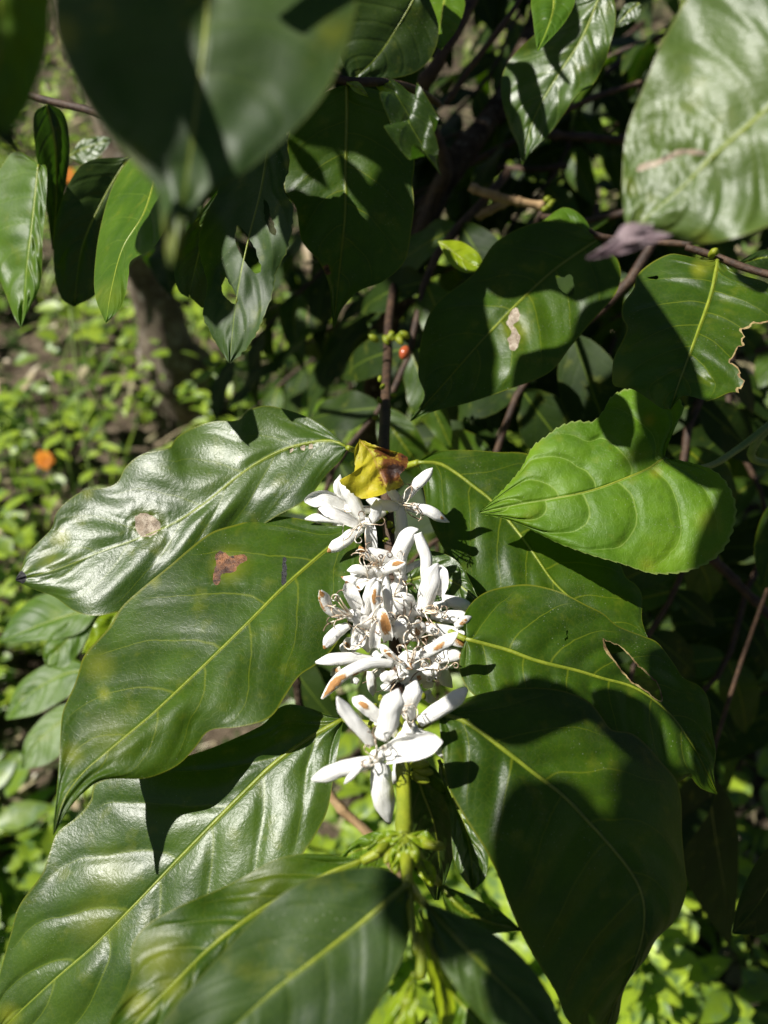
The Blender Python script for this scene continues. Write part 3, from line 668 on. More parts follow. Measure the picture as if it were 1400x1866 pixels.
def flower(c, D, node, petals, ns=6, label=None, tw=(.0026, .0015), slen=(14, 34), arcs=None):
    """corolla tube from the stem to the throat; each petal is a mesh of its own below it"""
    a = P(*node); b_ = P(c[0], c[1], D+.001); pts = [a.lerp(b_, i/11)+RZ*.0012*math.sin(math.pi*i/11) for i in range(12)]
    fl = tube('flower', pts, [tw[1]+(tw[0]-tw[1])*(i/11)**1.5*1.3 for i in range(12)], M['petal'], main, 12)
    if label: fl['label'] = label
    tube('throat', [P(c[0], c[1], D+.0022-.0022*i/4) for i in range(5)], [.0013, .0017, .0018, .0014, .0005], M['petal'], fl, 10)
    for p in petals:
        k = p[4] if len(p) > 4 else {}; petal(fl, p[0], p[1], D+p[2], D+p[3], **k)
    for i in range(ns):
        aa = FR.uniform(0, 6.28) if arcs is None else FR.uniform(*arcs)
        stamen(fl, (c[0]+FR.uniform(-4, 4), c[1]+FR.uniform(-4, 4)), aa, FR.uniform(*slen), FR.uniform(.003, .009), D-.001, FR.uniform(-.7, .7))
    return fl
S7 = 1/3.684
def q7(*p): return ZL(Z7, p)
def q8(*p): return ZL(Z8, p)
TB = dict(brown=[(1.0, 0, .10, 1.5, .9)])
n1 = (706, 930, .39); n2 = (718, 1090, .361); n3 = (730, 1345, .312)
flower(Z7(455, 495), .352, n1, [
    (q7((450, 470), (380, 330), (290, 215)), 92*S7, 0, -.004), (q7((420, 500), (300, 440), (150, 392)), 84*S7, 0, -.003),
    (q7((440, 520), (330, 605), (208, 684)), 92*S7, 0, -.002, TB), (q7((490, 510), (505, 610), (520, 705)), 84*S7, 0, .004), (q7((490, 500), (530, 420), (538, 330)), 84*S7, -.001, -.008)],
    label='white star flower at the upper left of the flower clusters')
flower(Z7(340, 400), .366, n1, [
    (q7((350, 400), (290, 270), (295, 165)), 74*S7, 0, -.004, dict(pointy=1)), (q7((340, 400), (200, 325), (55, 345)), 108*S7, 0, -.004), (q7((340, 480), (190, 460), (58, 466)), 66*S7, .002, .002),
    (q7((420, 440), (370, 400), (300, 360)), 60*S7, 0, 0), (q7((330, 480), (280, 505), (240, 520)), 50*S7, .003, .004)], ns=3)
flower(Z7(705, 360), .356, n1, [
    (q7((720, 340), (820, 225), (915, 120)), 80*S7, 0, -.006), (q7((740, 385), (880, 405), (1030, 485)), 76*S7, 0, 0, dict(brown=[(.82, 0, .06, .3, .9)], th=.3)),
    (q7((700, 380), (710, 500), (665, 632)), 82*S7, 0, .004, dict(pointy=1)), (q7((690, 380), (580, 372), (470, 335)), 78*S7, 0, .002), (q7((700, 350), (650, 300), (600, 270)), 70*S7, .001, .003)],
    ns=7, label='white star flower at the upper right, beside the yellow leaf', arcs=(-1.2, 1.0))
flower(Z7(560, 790), .342, n2, [
    (q7((700, 760), (560, 712), (425, 705)), 92*S7, .001, -.003, dict(brown=[(.95, -.4, .1, .6, .8)])), (q7((540, 810), (630, 790), (735, 755)), 80*S7, -.003, -.008, dict(brown=[(.75, -.3, .28, .5, .95)])),
    (q7((520, 820), (420, 800), (340, 810)), 66*S7, 0, -.002), (q7((520, 850), (420, 880), (300, 850)), 60*S7, .002, 0, TB), (q7((440, 700), (440, 670), (425, 640)), 44*S7, -.003, -.004, dict(brown=[(.5, 0, .7, 2, .9)])),
    (q7((430, 850), (425, 900), (420, 960)), 60*S7, .002, .004, dict(brown=[(.6, 0, .6, 2, .9)]))], ns=7, label='withering white flower with browned petals', arcs=(2.6, 5.2))
flower(Z7(705, 850), .346, n2, [
    (q7((700, 850), (700, 700), (760, 560), (820, 530)), 122*S7, 0, -.006, dict(th=.22)), (q7((815, 560), (870, 700), (865, 830), (850, 920)), 84*S7, -.006, -.002, dict(th=.2, pointy=1)),
    (q7((700, 840), (780, 780), (880, 740)), 46*S7, .002, .006), (q7((690, 870), (705, 930), (712, 1010)), 70*S7, .004, .008)], ns=2, label='tall upright flower with a long folded petal')
flower(Z7(845, 1080), .342, n2, [
    (q7((820, 1110), (880, 960), (955, 760)), 130*S7, 0, -.010, dict(th=.3)), (q7((960, 980), (985, 880), (965, 770)), 84*S7, -.002, -.006), (q7((800, 1120), (710, 1060), (650, 970)), 84*S7, 0, -.006, TB),
    (q7((900, 1110), (1040, 1120), (1190, 1130)), 90*S7, .002, .0), (q7((980, 1000), (1120, 1040), (1215, 1190)), 92*S7, .006, .006, dict(brown=[(.85, .3, .08, .5, .7)])), (q7((900, 1060), (980, 1040), (1090, 1000)), 60*S7, .006, .008)],
    ns=9, label='white flower at the right of the middle cluster', arcs=(-1.0, 1.4), slen=(18, 44))
flower(Z7(370, 1110), .327, n2, [
    (q7((340, 1100), (220, 1060), (160, 945)), 84*S7, 0, -.008, dict(brown=[(.95, 0, .16, .8, .95), (.7, -.7, .3, .4, .7)])), (q7((420, 1060), (370, 960), (335, 880)), 96*S7, .002, .0, TB), (q7((350, 1170), (265, 1235), (185, 1335)), 86*S7, .001, .0, TB),
    (q7((400, 1180), (395, 1290), (380, 1370)), 74*S7, .003, .006), (q7((300, 1300), (320, 1330), (350, 1350)), 60*S7, .007, .007)], ns=9, label='curling white flower with brown tips at the left of the middle cluster', arcs=(2.2, 4.6), slen=(16, 40))
flower(Z7(520, 1120), .328, n2, [
    (q7((450, 1110), (490, 980), (530, 860)), 84*S7, .001, -.006), (q7((540, 1120), (530, 990), (545, 880)), 72*S7, -.002, -.008, dict(brown=[(.55, -.2, .3, .5, .95)])), (q7((620, 1120), (620, 980), (600, 850)), 70*S7, 0, -.004),
    (q7((610, 1280), (600, 1170), (572, 1060)), 86*S7, -.004, -.012, dict(brown=[(.55, .1, .45, .7, 1)])), (q7((540, 1200), (490, 1160), (440, 1120)), 90*S7, 0, -.002), (q7((530, 1330), (530, 1230), (560, 1140)), 84*S7, -.003, -.006),
    (q7((700, 1260), (700, 1180), (690, 1130)), 84*S7, 0, -.004)], ns=6, label='crowded white flower in the centre with long brown streaks')
flower(Z7(800, 1250), .336, n2, [
    (q7((800, 1240), (830, 1200), (800, 1160)), 90*S7, -.002, -.006, dict(brown=[(.4, 0, .5, .8, .6)])), (q7((860, 1190), (1000, 1215), (1140, 1230)), 92*S7, .002, .002), (q7((880, 1330), (1030, 1270), (1175, 1320)), 74*S7, .002, .0, dict(brown=[(.85, 0, .25, .9, .95)])),
    (q7((900, 1380), (1010, 1370), (1135, 1380)), 84*S7, .004, .003, dict(brown=[(.9, 0, .12, .9, .95)])), (q7((1060, 1180), (1110, 1160), (1180, 1120)), 60*S7, 0, 0, dict(brown=[(.5, 0, .3, .6, .6)]))], ns=8, label='white flower at the lower right of the middle cluster', slen=(14, 36))
flower(Z8(760, 240), .318, (724, 1210, .338), [
    (q8((660, 225), (480, 225), (300, 300), (170, 455)), 84*S7, 0, -.008, dict(brown=[(.78, -.1, .26, .75, 1), (.45, -.8, .18, .4, .7)])), (q8((800, 190), (930, 120), (1085, 5)), 92*S7, -.003, -.010, dict(brown=[(.55, 0, .25, .4, .75)])),
    (q8((700, 230), (770, 190), (830, 250)), 150*S7, -.004, -.004, dict(brown=[(.5, .3, .28, .42, 1)], th=.4)), (q8((520, 190), (340, 185), (128, 212)), 88*S7, .008, .001), (q8((700, 220), (630, 160), (560, 90)), 60*S7, .004, 0, dict(brown=[(.6, 0, .3, .5, .8)]))],
    ns=8, label='white flower with broad tan patches on its petals, just below the middle cluster', arcs=(3.6, 5.8), slen=(16, 46))
flower(Z8(960, 260), .334, (724, 1230, .335), [
    (q8((900, 200), (1010, 170), (1135, 175)), 92*S7, .002, .0, dict(brown=[(.9, 0, .1, .9, .9)])), (q8((960, 230), (1000, 300), (1050, 380)), 96*S7, .002, .006), (q8((1080, 190), (1180, 205), (1280, 238)), 56*S7, .006, .008), (q8((870, 400), (890, 440), (940, 470)), 70*S7, .004, .006),
    (q8((300, 250), (260, 270), (230, 300)), 60*S7, .004, .006, dict(brown=[(.5, 0, .6, .8, .5)])), (q8((420, 320), (380, 340), (365, 350)), 60*S7, .01, .01), (q8((500, 270), (505, 350), (515, 440)), 66*S7, .004, .008)], ns=6, label='half hidden white flower behind the lower cluster')
flower(Z8(770, 640), .300, n3, [
    (q8((760, 600), (770, 460), (805, 330)), 130*S7, 0, -.006, dict(th=.28)), (q8((820, 620), (960, 530), (1142, 385)), 112*S7, 0, -.006), (q8((780, 680), (860, 710), (960, 745)), 90*S7, 0, .002),
    (q8((900, 720), (1020, 830), (1152, 930)), 92*S7, .006, .010, dict(brown=[(.75, .6, .25, .35, .7)])), (q8((740, 680), (690, 760), (650, 820)), 90*S7, .002, .004)], ns=5, label='white flower with an open throat above the front flower', slen=(12, 26), arcs=(-2.4, .4))
flower(Z8(540, 850), .283, n3, [
    (q8((500, 780), (380, 600), (275, 440)), 100*S7, 0, -.004), (q8((570, 740), (620, 560), (685, 385)), 158*S7, -.001, -.008, dict(th=.28)), (q8((600, 830), (780, 785), (985, 745)), 168*S7, -.001, -.004, dict(th=.26, pointy=1)),
    (q8((560, 890), (580, 1080), (625, 1295)), 158*S7, 0, .004, dict(th=.3)), (q8((500, 870), (320, 920), (100, 1000)), 112*S7, 0, -.001), (q8((440, 900), (370, 970), (320, 1030)), 46*S7, -.003, -.003)],
    ns=6, label='large white six petalled star flower at the front, slightly out of focus', slen=(14, 34))
flower(Z8(560, 590), .305, n3, [
    (q8((570, 590), (470, 510), (378, 445)), 96*S7, 0, -.002, dict(brown=[(.6, 0, .3, .45, .8)])), (q8((700, 880), (690, 960), (655, 1030)), 100*S7, -.004, 0)], ns=0)
# more crumpled petals and loose filaments crowding the middle cluster
def crowd(cx, cy, D, n, rx, ry, node, seed, lab):
    R = random.Random(seed); ps = []
    for k in range(n):
        a = 6.283*k/n+R.uniform(-.35, .35); L = R.uniform(.75, 1.15); x0, y0 = cx+math.cos(a)*3, cy+math.sin(a)*3
        x1, y1 = cx+math.cos(a)*rx*L, cy+math.sin(a)*ry*L; b_ = R.uniform(-9, 9)
        k_ = dict(th=R.uniform(.2, .3)) if R.random() < .5 else dict(th=R.uniform(.2, .3), brown=[(R.uniform(.8, 1), R.uniform(-.6, .6), R.uniform(.1, .2), R.uniform(.5, 1.2), R.uniform(.6, .95))])
        ps.append(([(x0, y0), ((x0+x1)/2-math.sin(a)*b_, (y0+y1)/2+math.cos(a)*b_), (x1, y1)], R.uniform(17, 25), .0, R.uniform(-.006, .006), k_))
    flower((cx, cy), D, node, ps, ns=4, label=lab, slen=(14, 36))
crowd(*Z7(470, 850), .345, 5, 40, 34, n2, 1, 'crumpled half open flower above the centre of the middle cluster')
crowd(*Z7(640, 1000), .340, 5, 42, 40, n2, 2, 'crumpled flower deep in the middle cluster')
crowd(*Z7(470, 1230), .331, 5, 44, 38, n2, 3, 'crumpled flower low on the left of the middle cluster')
crowd(*Z7(700, 1180), .338, 5, 38, 40, n2, 4, 'crumpled flower low in the centre of the middle cluster')
crowd(*Z7(960, 1230), .349, 5, 50, 36, n2, 5, 'flower pressed behind the right of the middle cluster')
crowd(*Z7(620, 1420), .346, 5, 46, 40, (724, 1210, .338), 6, 'shaded flower tucked under the middle cluster')
crowd(*Z8(690, 330), .330, 5, 40, 34, (726, 1260, .33), 8, 'shaded flower hidden between the tan patched flower and the front flower')
crowd(*Z7(880, 1500), .345, 4, 40, 36, (726, 1260, .33), 7, 'shaded flower behind the open throated flower')
# small green buds round the nodes
def bud(px, py, D, r, mat='bud', name='bud', st=1.5, a=None):
    a = FR.uniform(0, 6.28) if a is None else a; c = P(px, py, D); e = P(px+math.cos(a)*14, py+math.sin(a)*14, D-.002); d = (e-c).normalized()
    pts = [c+d*r*(i/9*2*st) for i in range(10)]
    tube(name, pts, [max(.00008, r*math.sin(math.pi*(.08+.9*i/9))**.6) for i in range(10)], M[mat], main, 10)
for (x, y, D) in [Z7(595, 430)+(.383,), Z7(615, 480)+(.380,), Z7(640, 560)+(.380,), Z7(630, 600)+(.378,), Z7(560, 460)+(.384,), Z7(650, 500)+(.381,)]: bud(x, y, D, .0013)
for (x, y) in [(540, 490), (580, 470), (560, 510), (600, 455), (860, 455), (500, 640), (610, 270), (650, 290)]: bud(*Z8(x, y), .322 if y > 300 else .335, .0012)
for (x, y, a) in [(770, 900, -.1), (790, 930, .15), (770, 960, .4)]: bud(*Z8(x, y), .292, .0019, st=2.2, a=a)
for (x, y, a) in [(715, 1545, 2.0), (722, 1560, 1.6), (708, 1538, 2.6), (770, 1535, .3), (785, 1540, .1), (752, 1552, 1.2), (738, 1558, 1.5)]: bud(x, y, .262, .0015, st=2.0, a=a)
for (x, y) in [(700, 612), (712, 604), (724, 612), (690, 622), (735, 608), (706, 622), (746, 615)]: bud(x, y, .53+FR.uniform(-.01, .01), .0024, st=1.6)
for (x, y) in [(690, 760), (712, 720), (700, 700), (694, 735), (708, 745), (693, 685), (705, 780)]: bud(x, y, .46, .0014)
bud(741, 632, .525, .0036, 'cherry', 'cherry', st=1.35, a=1.9)

# ================================================================ HEART SHAPED LEAF (a different, climbing plant)
vine = thing('climbing_vine', P(1400, 790, .43), 'climbing vine with one bright heart shaped toothed leaf right of the white flowers', 'vine')
leaf('heart_leaf', vine, [(1210, 835), (1180, 855), (1140, 872), (1075, 895), (1000, 910), (940, 920), (872, 935)],
     [(1210, 835), (1222, 800), (1235, 770), (1246, 745), (1232, 722), (1195, 712), (1150, 707), (1115, 722), (1100, 748), (1080, 768), (1050, 767), (1020, 777), (998, 793), (970, 815), (950, 853), (916, 893), (872, 934)],
     [(1210, 836), (1236, 838), (1270, 846), (1302, 858), (1328, 885), (1342, 930), (1330, 982), (1300, 1020), (1250, 1042), (1200, 1046), (1175, 1042), (1135, 1028), (1085, 1014), (1050, 1002), (1015, 989), (975, 969), (925, 947), (872, 936)],
     .362, (-.1, .42, .9), q=.0014, N=5.2, curve=2.6, sag=-.002, eb=.004, ea=.003, wave=.003, wf=2.2, mat='heart', nu=180, nv=22, teeth=38, yel=[(1195, 860, 16, .9), (1183, 765, 16, .9), (1180, 1030, 20, .6), (1290, 950, 30, .5)], label='bright green heart shaped leaf with toothed edge'); PL_C = PL[-1]
tubep('petiole', [(1210, 836, .363), (1240, 850, .372), (1290, 850, .40), (1340, 822, .42), (1400, 775, .43)], (.0012, .0020), M['vinestem'], vine, 24)
tubep('vine_stem', [(1450, 690, .46), (1415, 760, .435), (1400, 778, .43), (1370, 835, .44), (1460, 850, .45)], .0021, M['vinestem'], vine, 24)

# ================================================================ RIGHT BITTEN LEAF BRANCH
rb = thing('coffee_branch', P(1420, 500, .40), 'coffee twig with a lit leaf that has a ragged bite in its side', 'branch')
tubep('stem', [(1250, 450, .405), (1307, 468, .40), (1350, 485, .395), (1400, 500, .39), (1500, 520, .38)], .0018, M['brownstem'], rb, 24)
leaf('leaf', rb, [(1308, 474), (1300, 520), (1290, 555), (1270, 610), (1250, 665), (1235, 705), (1222, 746)],
     [(1308, 473), (1285, 474), (1250, 466), (1220, 463), (1185, 480), (1160, 503), (1156, 525), (1135, 555), (1134, 580), (1143, 596), (1134, 622), (1119, 652), (1116, 680), (1119, 703), (1152, 709), (1180, 726), (1205, 744), (1221, 746)],
     [(1309, 474), (1350, 500), (1400, 517), (1440, 560), (1448, 620), (1420, 680), (1370, 720), (1335, 714), (1292, 730), (1250, 720), (1232, 734), (1223, 746)],
     .368, (-.15, .5, .85), q=.0012, N=9, curve=1.0, wave=.003, wf=3, ea=.004, mat='coffee', nu=80, nv=18, rib=2,
     holes=[[(1470, 588), (1425, 584), (1400, 586), (1384, 590), (1374, 588), (1364, 598), (1350, 601), (1357, 612), (1352, 620), (1358, 630), (1346, 632), (1340, 645), (1330, 660), (1340, 664), (1350, 676), (1347, 686), (1358, 694), (1352, 706), (1344, 712), (1370, 740), (1470, 740)], [(1180, 505), (1196, 502), (1200, 507), (1190, 510)]],
     scars=[([(1470, 586), (1425, 582), (1400, 583.5), (1384, 587.5), (1373, 585.5), (1362, 595), (1346, 600), (1354, 612), (1349, 620), (1355, 630), (1344, 629.5), (1337, 644), (1326, 660), (1338, 666), (1347, 676), (1344, 686), (1355, 694), (1350, 703), (1340, 712), (1368, 743), (1470, 743)], 'rim')],
     yel=[(1275, 490, 22, .9), (1130, 690, 30, .5), (1290, 480, 25, .5)], label='lit leaf with a ragged bite eaten out of its right side'); PL_K = PL[-1]
leaf('leaf', rb, [(1340, 482), (1390, 470), (1440, 465)], [(1340, 481), (1390, 455), (1440, 464)], [(1340, 483), (1395, 500), (1440, 466)], .40, (0, .3, .95), mat='deep', nu=20, nv=5)
tubep('bud', [(1296, 466, .398), (1300, 460, .395), (1306, 458, .393)], .0018, M['bud'], rb, 6)

# ================================================================ TOP RIGHT FOREGROUND LEAF
tr = thing('coffee_branch', P(1560, 60, .19), 'coffee twig with a huge blurred shiny leaf ending in a withered purple tip', 'branch')
leaf('leaf', tr, [(1500, 120), (1440, 165), (1380, 215), (1300, 285), (1240, 345), (1180, 395), (1150, 418)],
     [(1500, 118), (1470, 20), (1400, -50), (1300, -60), (1245, 10), (1210, 70), (1172, 160), (1142, 240), (1134, 320), (1136, 380), (1139, 405), (1149, 417)],
     [(1500, 122), (1520, 250), (1480, 340), (1430, 395), (1375, 422), (1325, 437), (1275, 444), (1235, 434), (1195, 420), (1151, 419)],
     .195, 'H', off=(.10, -.06), q=.0012, N=6, curve=1.3, wave=.0025, mat='bigshiny', nu=60, nv=14, label='huge blurred shiny leaf', yel=[(1150, 340, 20, .4), (1280, 440, 30, .5)],
     scars=[([(1166, 300), (1200, 290), (1240, 272), (1285, 276), (1282, 283), (1240, 282), (1200, 302), (1160, 312)], 'palescar')])
leaf('withered_tip', tr, [(1190, 418), (1150, 432), (1120, 450), (1068, 470)], [(1190, 408), (1140, 408), (1112, 440), (1069, 468)], [(1226, 428), (1190, 443), (1130, 464), (1070, 473)], .1915, (-.2, .1, .95), mat='deadtip', nu=24, nv=6, wave=.001, rib=False, label='shrivelled purple grey leaf tip')
tubep('stem', [(1500, 120, .195), (1550, 70, .19), (1650, 40, .19)], .0022, M['greenstem'], tr, 10)

# ================================================================ TOP LEFT FOREGROUND LEAVES
tl = thing('coffee_branch', P(380, -200, .15), 'coffee twig with a giant blurred dark leaf hanging into the top left corner', 'branch')
leaf('leaf', tl, [(385, -90), (378, 20), (368, 120), (352, 240), (338, 340), (326, 420), (312, 488)],
     [(383, -92), (250, -100), (120, -50), (100, 30), (125, 120), (180, 220), (240, 295), (285, 350), (296, 420), (304, 480), (311, 489)],
     [(387, -92), (520, -100), (640, -60), (648, 20), (610, 140), (545, 228), (450, 310), (382, 350), (350, 385), (332, 450), (314, 489)],
     .165, (.02, .12, .99), q=.0004, N=7, fold=.002, mat='sheen', nu=50, nv=12, yel=[(110, 60, 45, .8), (230, 300, 50, .45), (300, 440, 60, .6), (610, 60, 40, .6)], label='giant blurred leaf, one half in shade'); PL_M = PL[-1]
leaf('leaf', tl, [(-20, -120), (0, 0), (-10, 120), (-30, 250)], [(-20, -120), (80, -60), (92, 60), (70, 150), (30, 230), (-28, 250)], [(-22, -120), (-120, -20), (-130, 120), (-32, 250)], .128, (.3, -.5, .8), mat='fresh', nu=30, nv=8, label='dark olive blurred leaf in the corner')
tubep('stem', [(-20, -120, .128), (150, -190, .15), (383, -160, .16), (385, -90, .165)], .0022, M['greenstem'], tl, 14)
tubep('stem', [(383, -160, .15), (600, -230, .16), (800, -260, .18)], .0022, M['greenstem'], tl, 14)

# ================================================================ LEFT HANGING LEAVES
lb = thing('coffee_branch', P(270, 180, .43), 'coffee twig with twisted sunlit and dark leaves hanging above the tree trunk', 'branch')
tubep('stem', [(-60, 120, .46), (60, 175, .45), (160, 200, .44), (270, 225, .41), (420, 150, .40), (520, 100, .40)], .0022, M['brownstem'], lb, 30)
leaf('leaf', lb, [(70, 300), (60, 400), (50, 480), (45, 540), (38, 596)], [(70, 298), (85, 306), (84, 370), (78, 440), (76, 500), (70, 530), (52, 565), (39, 596)], [(70, 298), (30, 275), (5, 300), (-40, 380), (-20, 460), (8, 530), (25, 575), (37, 596)], .43, (-.35, .1, .93), q=.0016, N=7, mat='fresh', nu=50, nv=10, label='pale lit leaf at the left edge')
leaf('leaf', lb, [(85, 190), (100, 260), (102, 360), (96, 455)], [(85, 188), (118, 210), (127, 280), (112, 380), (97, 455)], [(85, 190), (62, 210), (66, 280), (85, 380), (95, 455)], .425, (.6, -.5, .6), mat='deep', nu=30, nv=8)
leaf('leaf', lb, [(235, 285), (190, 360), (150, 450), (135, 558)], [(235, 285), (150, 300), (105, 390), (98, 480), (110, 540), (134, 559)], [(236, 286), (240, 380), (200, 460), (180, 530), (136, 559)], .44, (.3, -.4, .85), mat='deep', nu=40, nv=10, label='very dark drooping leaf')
leaf('leaf', lb, [(285, 320), (262, 390), (225, 450), (205, 520), (193, 588)], [(285, 318), (250, 285), (228, 300), (202, 348), (181, 425), (172, 500), (175, 545), (192, 587)], [(287, 320), (310, 380), (285, 445), (240, 474), (235, 500), (228, 540), (216, 566), (194, 588)], .385, (-.6, .45, .65), q=.0016, N=6, wave=.005, wf=2, fold=.003, mat='fresh', nu=60, nv=12, yel=[(200, 540, 40, .3)], label='twisted translucent green leaf with a bright rim')
leaf('leaf', lb, [(125, 285), (150, 272), (180, 262), (206, 252)], [(125, 285), (150, 255), (185, 248), (206, 251)], [(125, 286), (150, 300), (180, 285), (206, 253)], .55, 'H', mat='glossy', nu=20, nv=6)

# ================================================================ CENTRE TOP HANGING LEAVES
ct = thing('coffee_branch', P(640, 150, .40), 'coffee twig with dark hanging leaves, one pierced by slit shaped holes', 'branch')
tubep('stem', [(520, 60, .385), (560, 120, .385), (632, 148, .385), (700, 150, .40), (760, 165, .44), (800, 190, .50)], .0021, M['brownstem'], ct, 30)
leaf('leaf', ct, [(500, 190), (490, 260), (475, 350), (452, 440), (432, 540), (418, 662)],
     [(500, 188), (450, 220), (410, 280), (398, 345), (372, 400), (362, 450), (378, 520), (370, 570), (386, 612), (416, 660)],
     [(502, 188), (522, 225), (522, 260), (528, 300), (517, 345), (535, 382), (525, 450), (502, 500), (500, 525), (476, 590), (450, 635), (420, 662)],
     .362, (-.35, .05, .93), q=.0008, N=7, wave=.004, wf=2.5, jag=4, mat='sheen', nu=70, nv=16,
     holes=[[(482, 364), (489, 372), (493, 392), (501, 410), (504, 428), (494, 426), (485, 406), (481, 388)], [(432, 410), (446, 420), (460, 444), (470, 470), (475, 494), (464, 496), (450, 482), (437, 460), (428, 436)], [(401, 494), (413, 508), (427, 530), (433, 552), (420, 550), (404, 530)]],
     yel=[(526, 300, 12, .6)], label='dark leaf with slit shaped holes'); PL_R = PL[-1]
leaf('leaf', ct, [(402, 342), (385, 390), (368, 440), (345, 536)], [(402, 340), (360, 395), (325, 445), (317, 490), (326, 530), (344, 542)], [(404, 342), (425, 400), (420, 480), (380, 560), (347, 542)], .375, (-.1, -.5, .85), mat='deep', nu=30, nv=10)
leaf('leaf', ct, [(632, 155), (632, 220), (630, 290), (629, 390), (618, 500), (608, 598)],
     [(632, 153), (590, 170), (545, 205), (526, 245), (524, 290), (518, 343), (540, 380), (550, 438), (582, 478), (600, 520), (604, 560), (606, 595)],
     [(633, 154), (680, 162), (725, 180), (752, 220), (756, 300), (752, 330), (755, 375), (749, 425), (738, 476), (700, 512), (655, 530), (625, 560), (610, 597)],
     .385, (-.05, -.15, .98), q=.0009, N=7, wave=.003, wf=2.5, mat='coffee', nu=70, nv=14, scars=[([(588, 484), (600, 484), (601, 500), (592, 498)], 'scar')], yel=[(594, 492, 16, .5)], label='broad dark leaf with pointed tip crossed by bands of sun'); PL_S = PL[-1]
leaf('leaf', ct, [(770, -30), (730, 40), (690, 100), (640, 150)], [(770, -32), (650, -20), (610, 60), (638, 148)], [(772, -30), (800, 60), (760, 130), (642, 152)], .43, (.1, -.3, .95), mat='deep', nu=30, nv=8)
leaf('leaf', ct, [(812, -10), (805, 30), (800, 60), (803, 90)], [(812, -12), (775, 0), (772, 35), (782, 70), (802, 90)], [(814, -10), (847, 0), (835, 50), (804, 91)], .46, (-.1, .4, .9), mat='fresh', nu=24, nv=6, label='small lit leaf at the top edge')
leaf('leaf', ct, [(632, 150), (650, 158), (664, 168), (672, 176)], [(632, 149), (655, 150), (672, 175)], [(632, 151), (648, 168), (671, 177)], .383, (0, .5, .8), mat='young', nu=14, nv=4)
leaf('leaf', ct, [(680, 150), (710, 160), (735, 170), (750, 172)], [(680, 149), (720, 148), (749, 171)], [(680, 151), (700, 170), (749, 174)], .40, (0, .6, .8), mat='young', nu=14, nv=4)

# ================================================================ UPPER RIGHT TWIGS
ur = thing('coffee_branch', P(1040, 20, .47), 'coffee twig with a shiny dappled leaf and a small bright leaf at the top edge', 'branch')
tubep('stem', [(930, -60, .50), (1000, -20, .49), (1060, -20, .48), (1150, -60, .48)], .002, M['brownstem'], ur, 20)
leaf('leaf', ur, [(1095, -10), (1060, 70), (1015, 140), (980, 200), (962, 250), (952, 300)],
     [(1093, -12), (1040, 0), (990, 50), (945, 90), (918, 130), (914, 175), (928, 230), (944, 265), (951, 300)],
     [(1097, -12), (1118, -5), (1122, 40), (1112, 82), (1102, 115), (1080, 155), (1052, 172), (1028, 208), (1000, 245), (972, 272), (953, 301)],
     .46, 'H', off=(-.02, -.04), q=.0014, N=5, wave=.004, wf=3, mat='glossy', nu=60, nv=14, label='shiny leaf dappled by shadows'); PL_T = PL[-1]
leaf('leaf', ur, [(1010, -20), (1008, 20), (995, 60), (979, 93)], [(1008, -22), (970, -5), (972, 40), (978, 92)], [(1012, -20), (1048, -5), (1030, 40), (981, 94)], .43, (-.1, .4, .9), mat='fresh', nu=24, nv=8, label='small bright hanging leaf')
leaf('leaf', ur, [(1165, 5), (1145, 22), (1130, 40), (1122, 50)], [(1165, 3), (1138, 10), (1121, 49)], [(1170, 8), (1160, 34), (1123, 52)], .5, 'H', mat='glossy', nu=14, nv=4)
# leaves W, X behind the cherry
cr = thing('coffee_branch', P(1090, 430, .45), 'coffee twig with a big shaded leaf showing one bright patch and a pale spot', 'branch')
tubep('stem', [(990, 395, .50), (1040, 400, .47), (1090, 430, .45), (1180, 440, .46), (1260, 445, .44)], .0019, M['brownstem'], cr, 24)
leaf('leaf', cr, [(1088, 438), (1040, 470), (1000, 500), (940, 556), (870, 630), (800, 710), (748, 766)],
     [(1087, 437), (1050, 410), (980, 405), (905, 440), (862, 500), (800, 548), (772, 600), (762, 680), (774, 722), (748, 764)],
     [(1090, 438), (1128, 478), (1125, 530), (1082, 582), (1040, 632), (1000, 680), (920, 712), (850, 735), (790, 750), (749, 768)],
     .43, (-.12, .35, .92), q=.0016, N=8, wave=.003, wf=3, mat='coffee', nu=80, nv=16,
     holes=[[(1013, 502), (1026, 506), (1040, 500), (1046, 520), (1045, 540), (1032, 536), (1018, 524)]], scars=[([(934, 562), (944, 562), (946, 582), (936, 592), (948, 612), (944, 632), (934, 640), (926, 622), (932, 604), (924, 588)], 'palescar')],
     yel=[(940, 600, 36, .6)], label='big shaded leaf with one bright patch'); PL_W = PL[-1]
leaf('leaf', cr, [(1087, 444), (1060, 425), (1030, 410), (985, 405)], [(1087, 443), (1065, 398), (1028, 378), (987, 404)], [(1087, 445), (1060, 448), (1020, 435), (986, 406)], .445, (-.1, .5, .85), mat='fresh', nu=24, nv=8)
leaf('leaf', cr, [(800, 440), (830, 462), (855, 480), (880, 488)], [(800, 438), (840, 440), (872, 462), (881, 487)], [(799, 442), (820, 480), (850, 497), (879, 490)], .47, (0, .4, .9), mat='young', nu=24, nv=8, label='small glowing yellow green leaf')

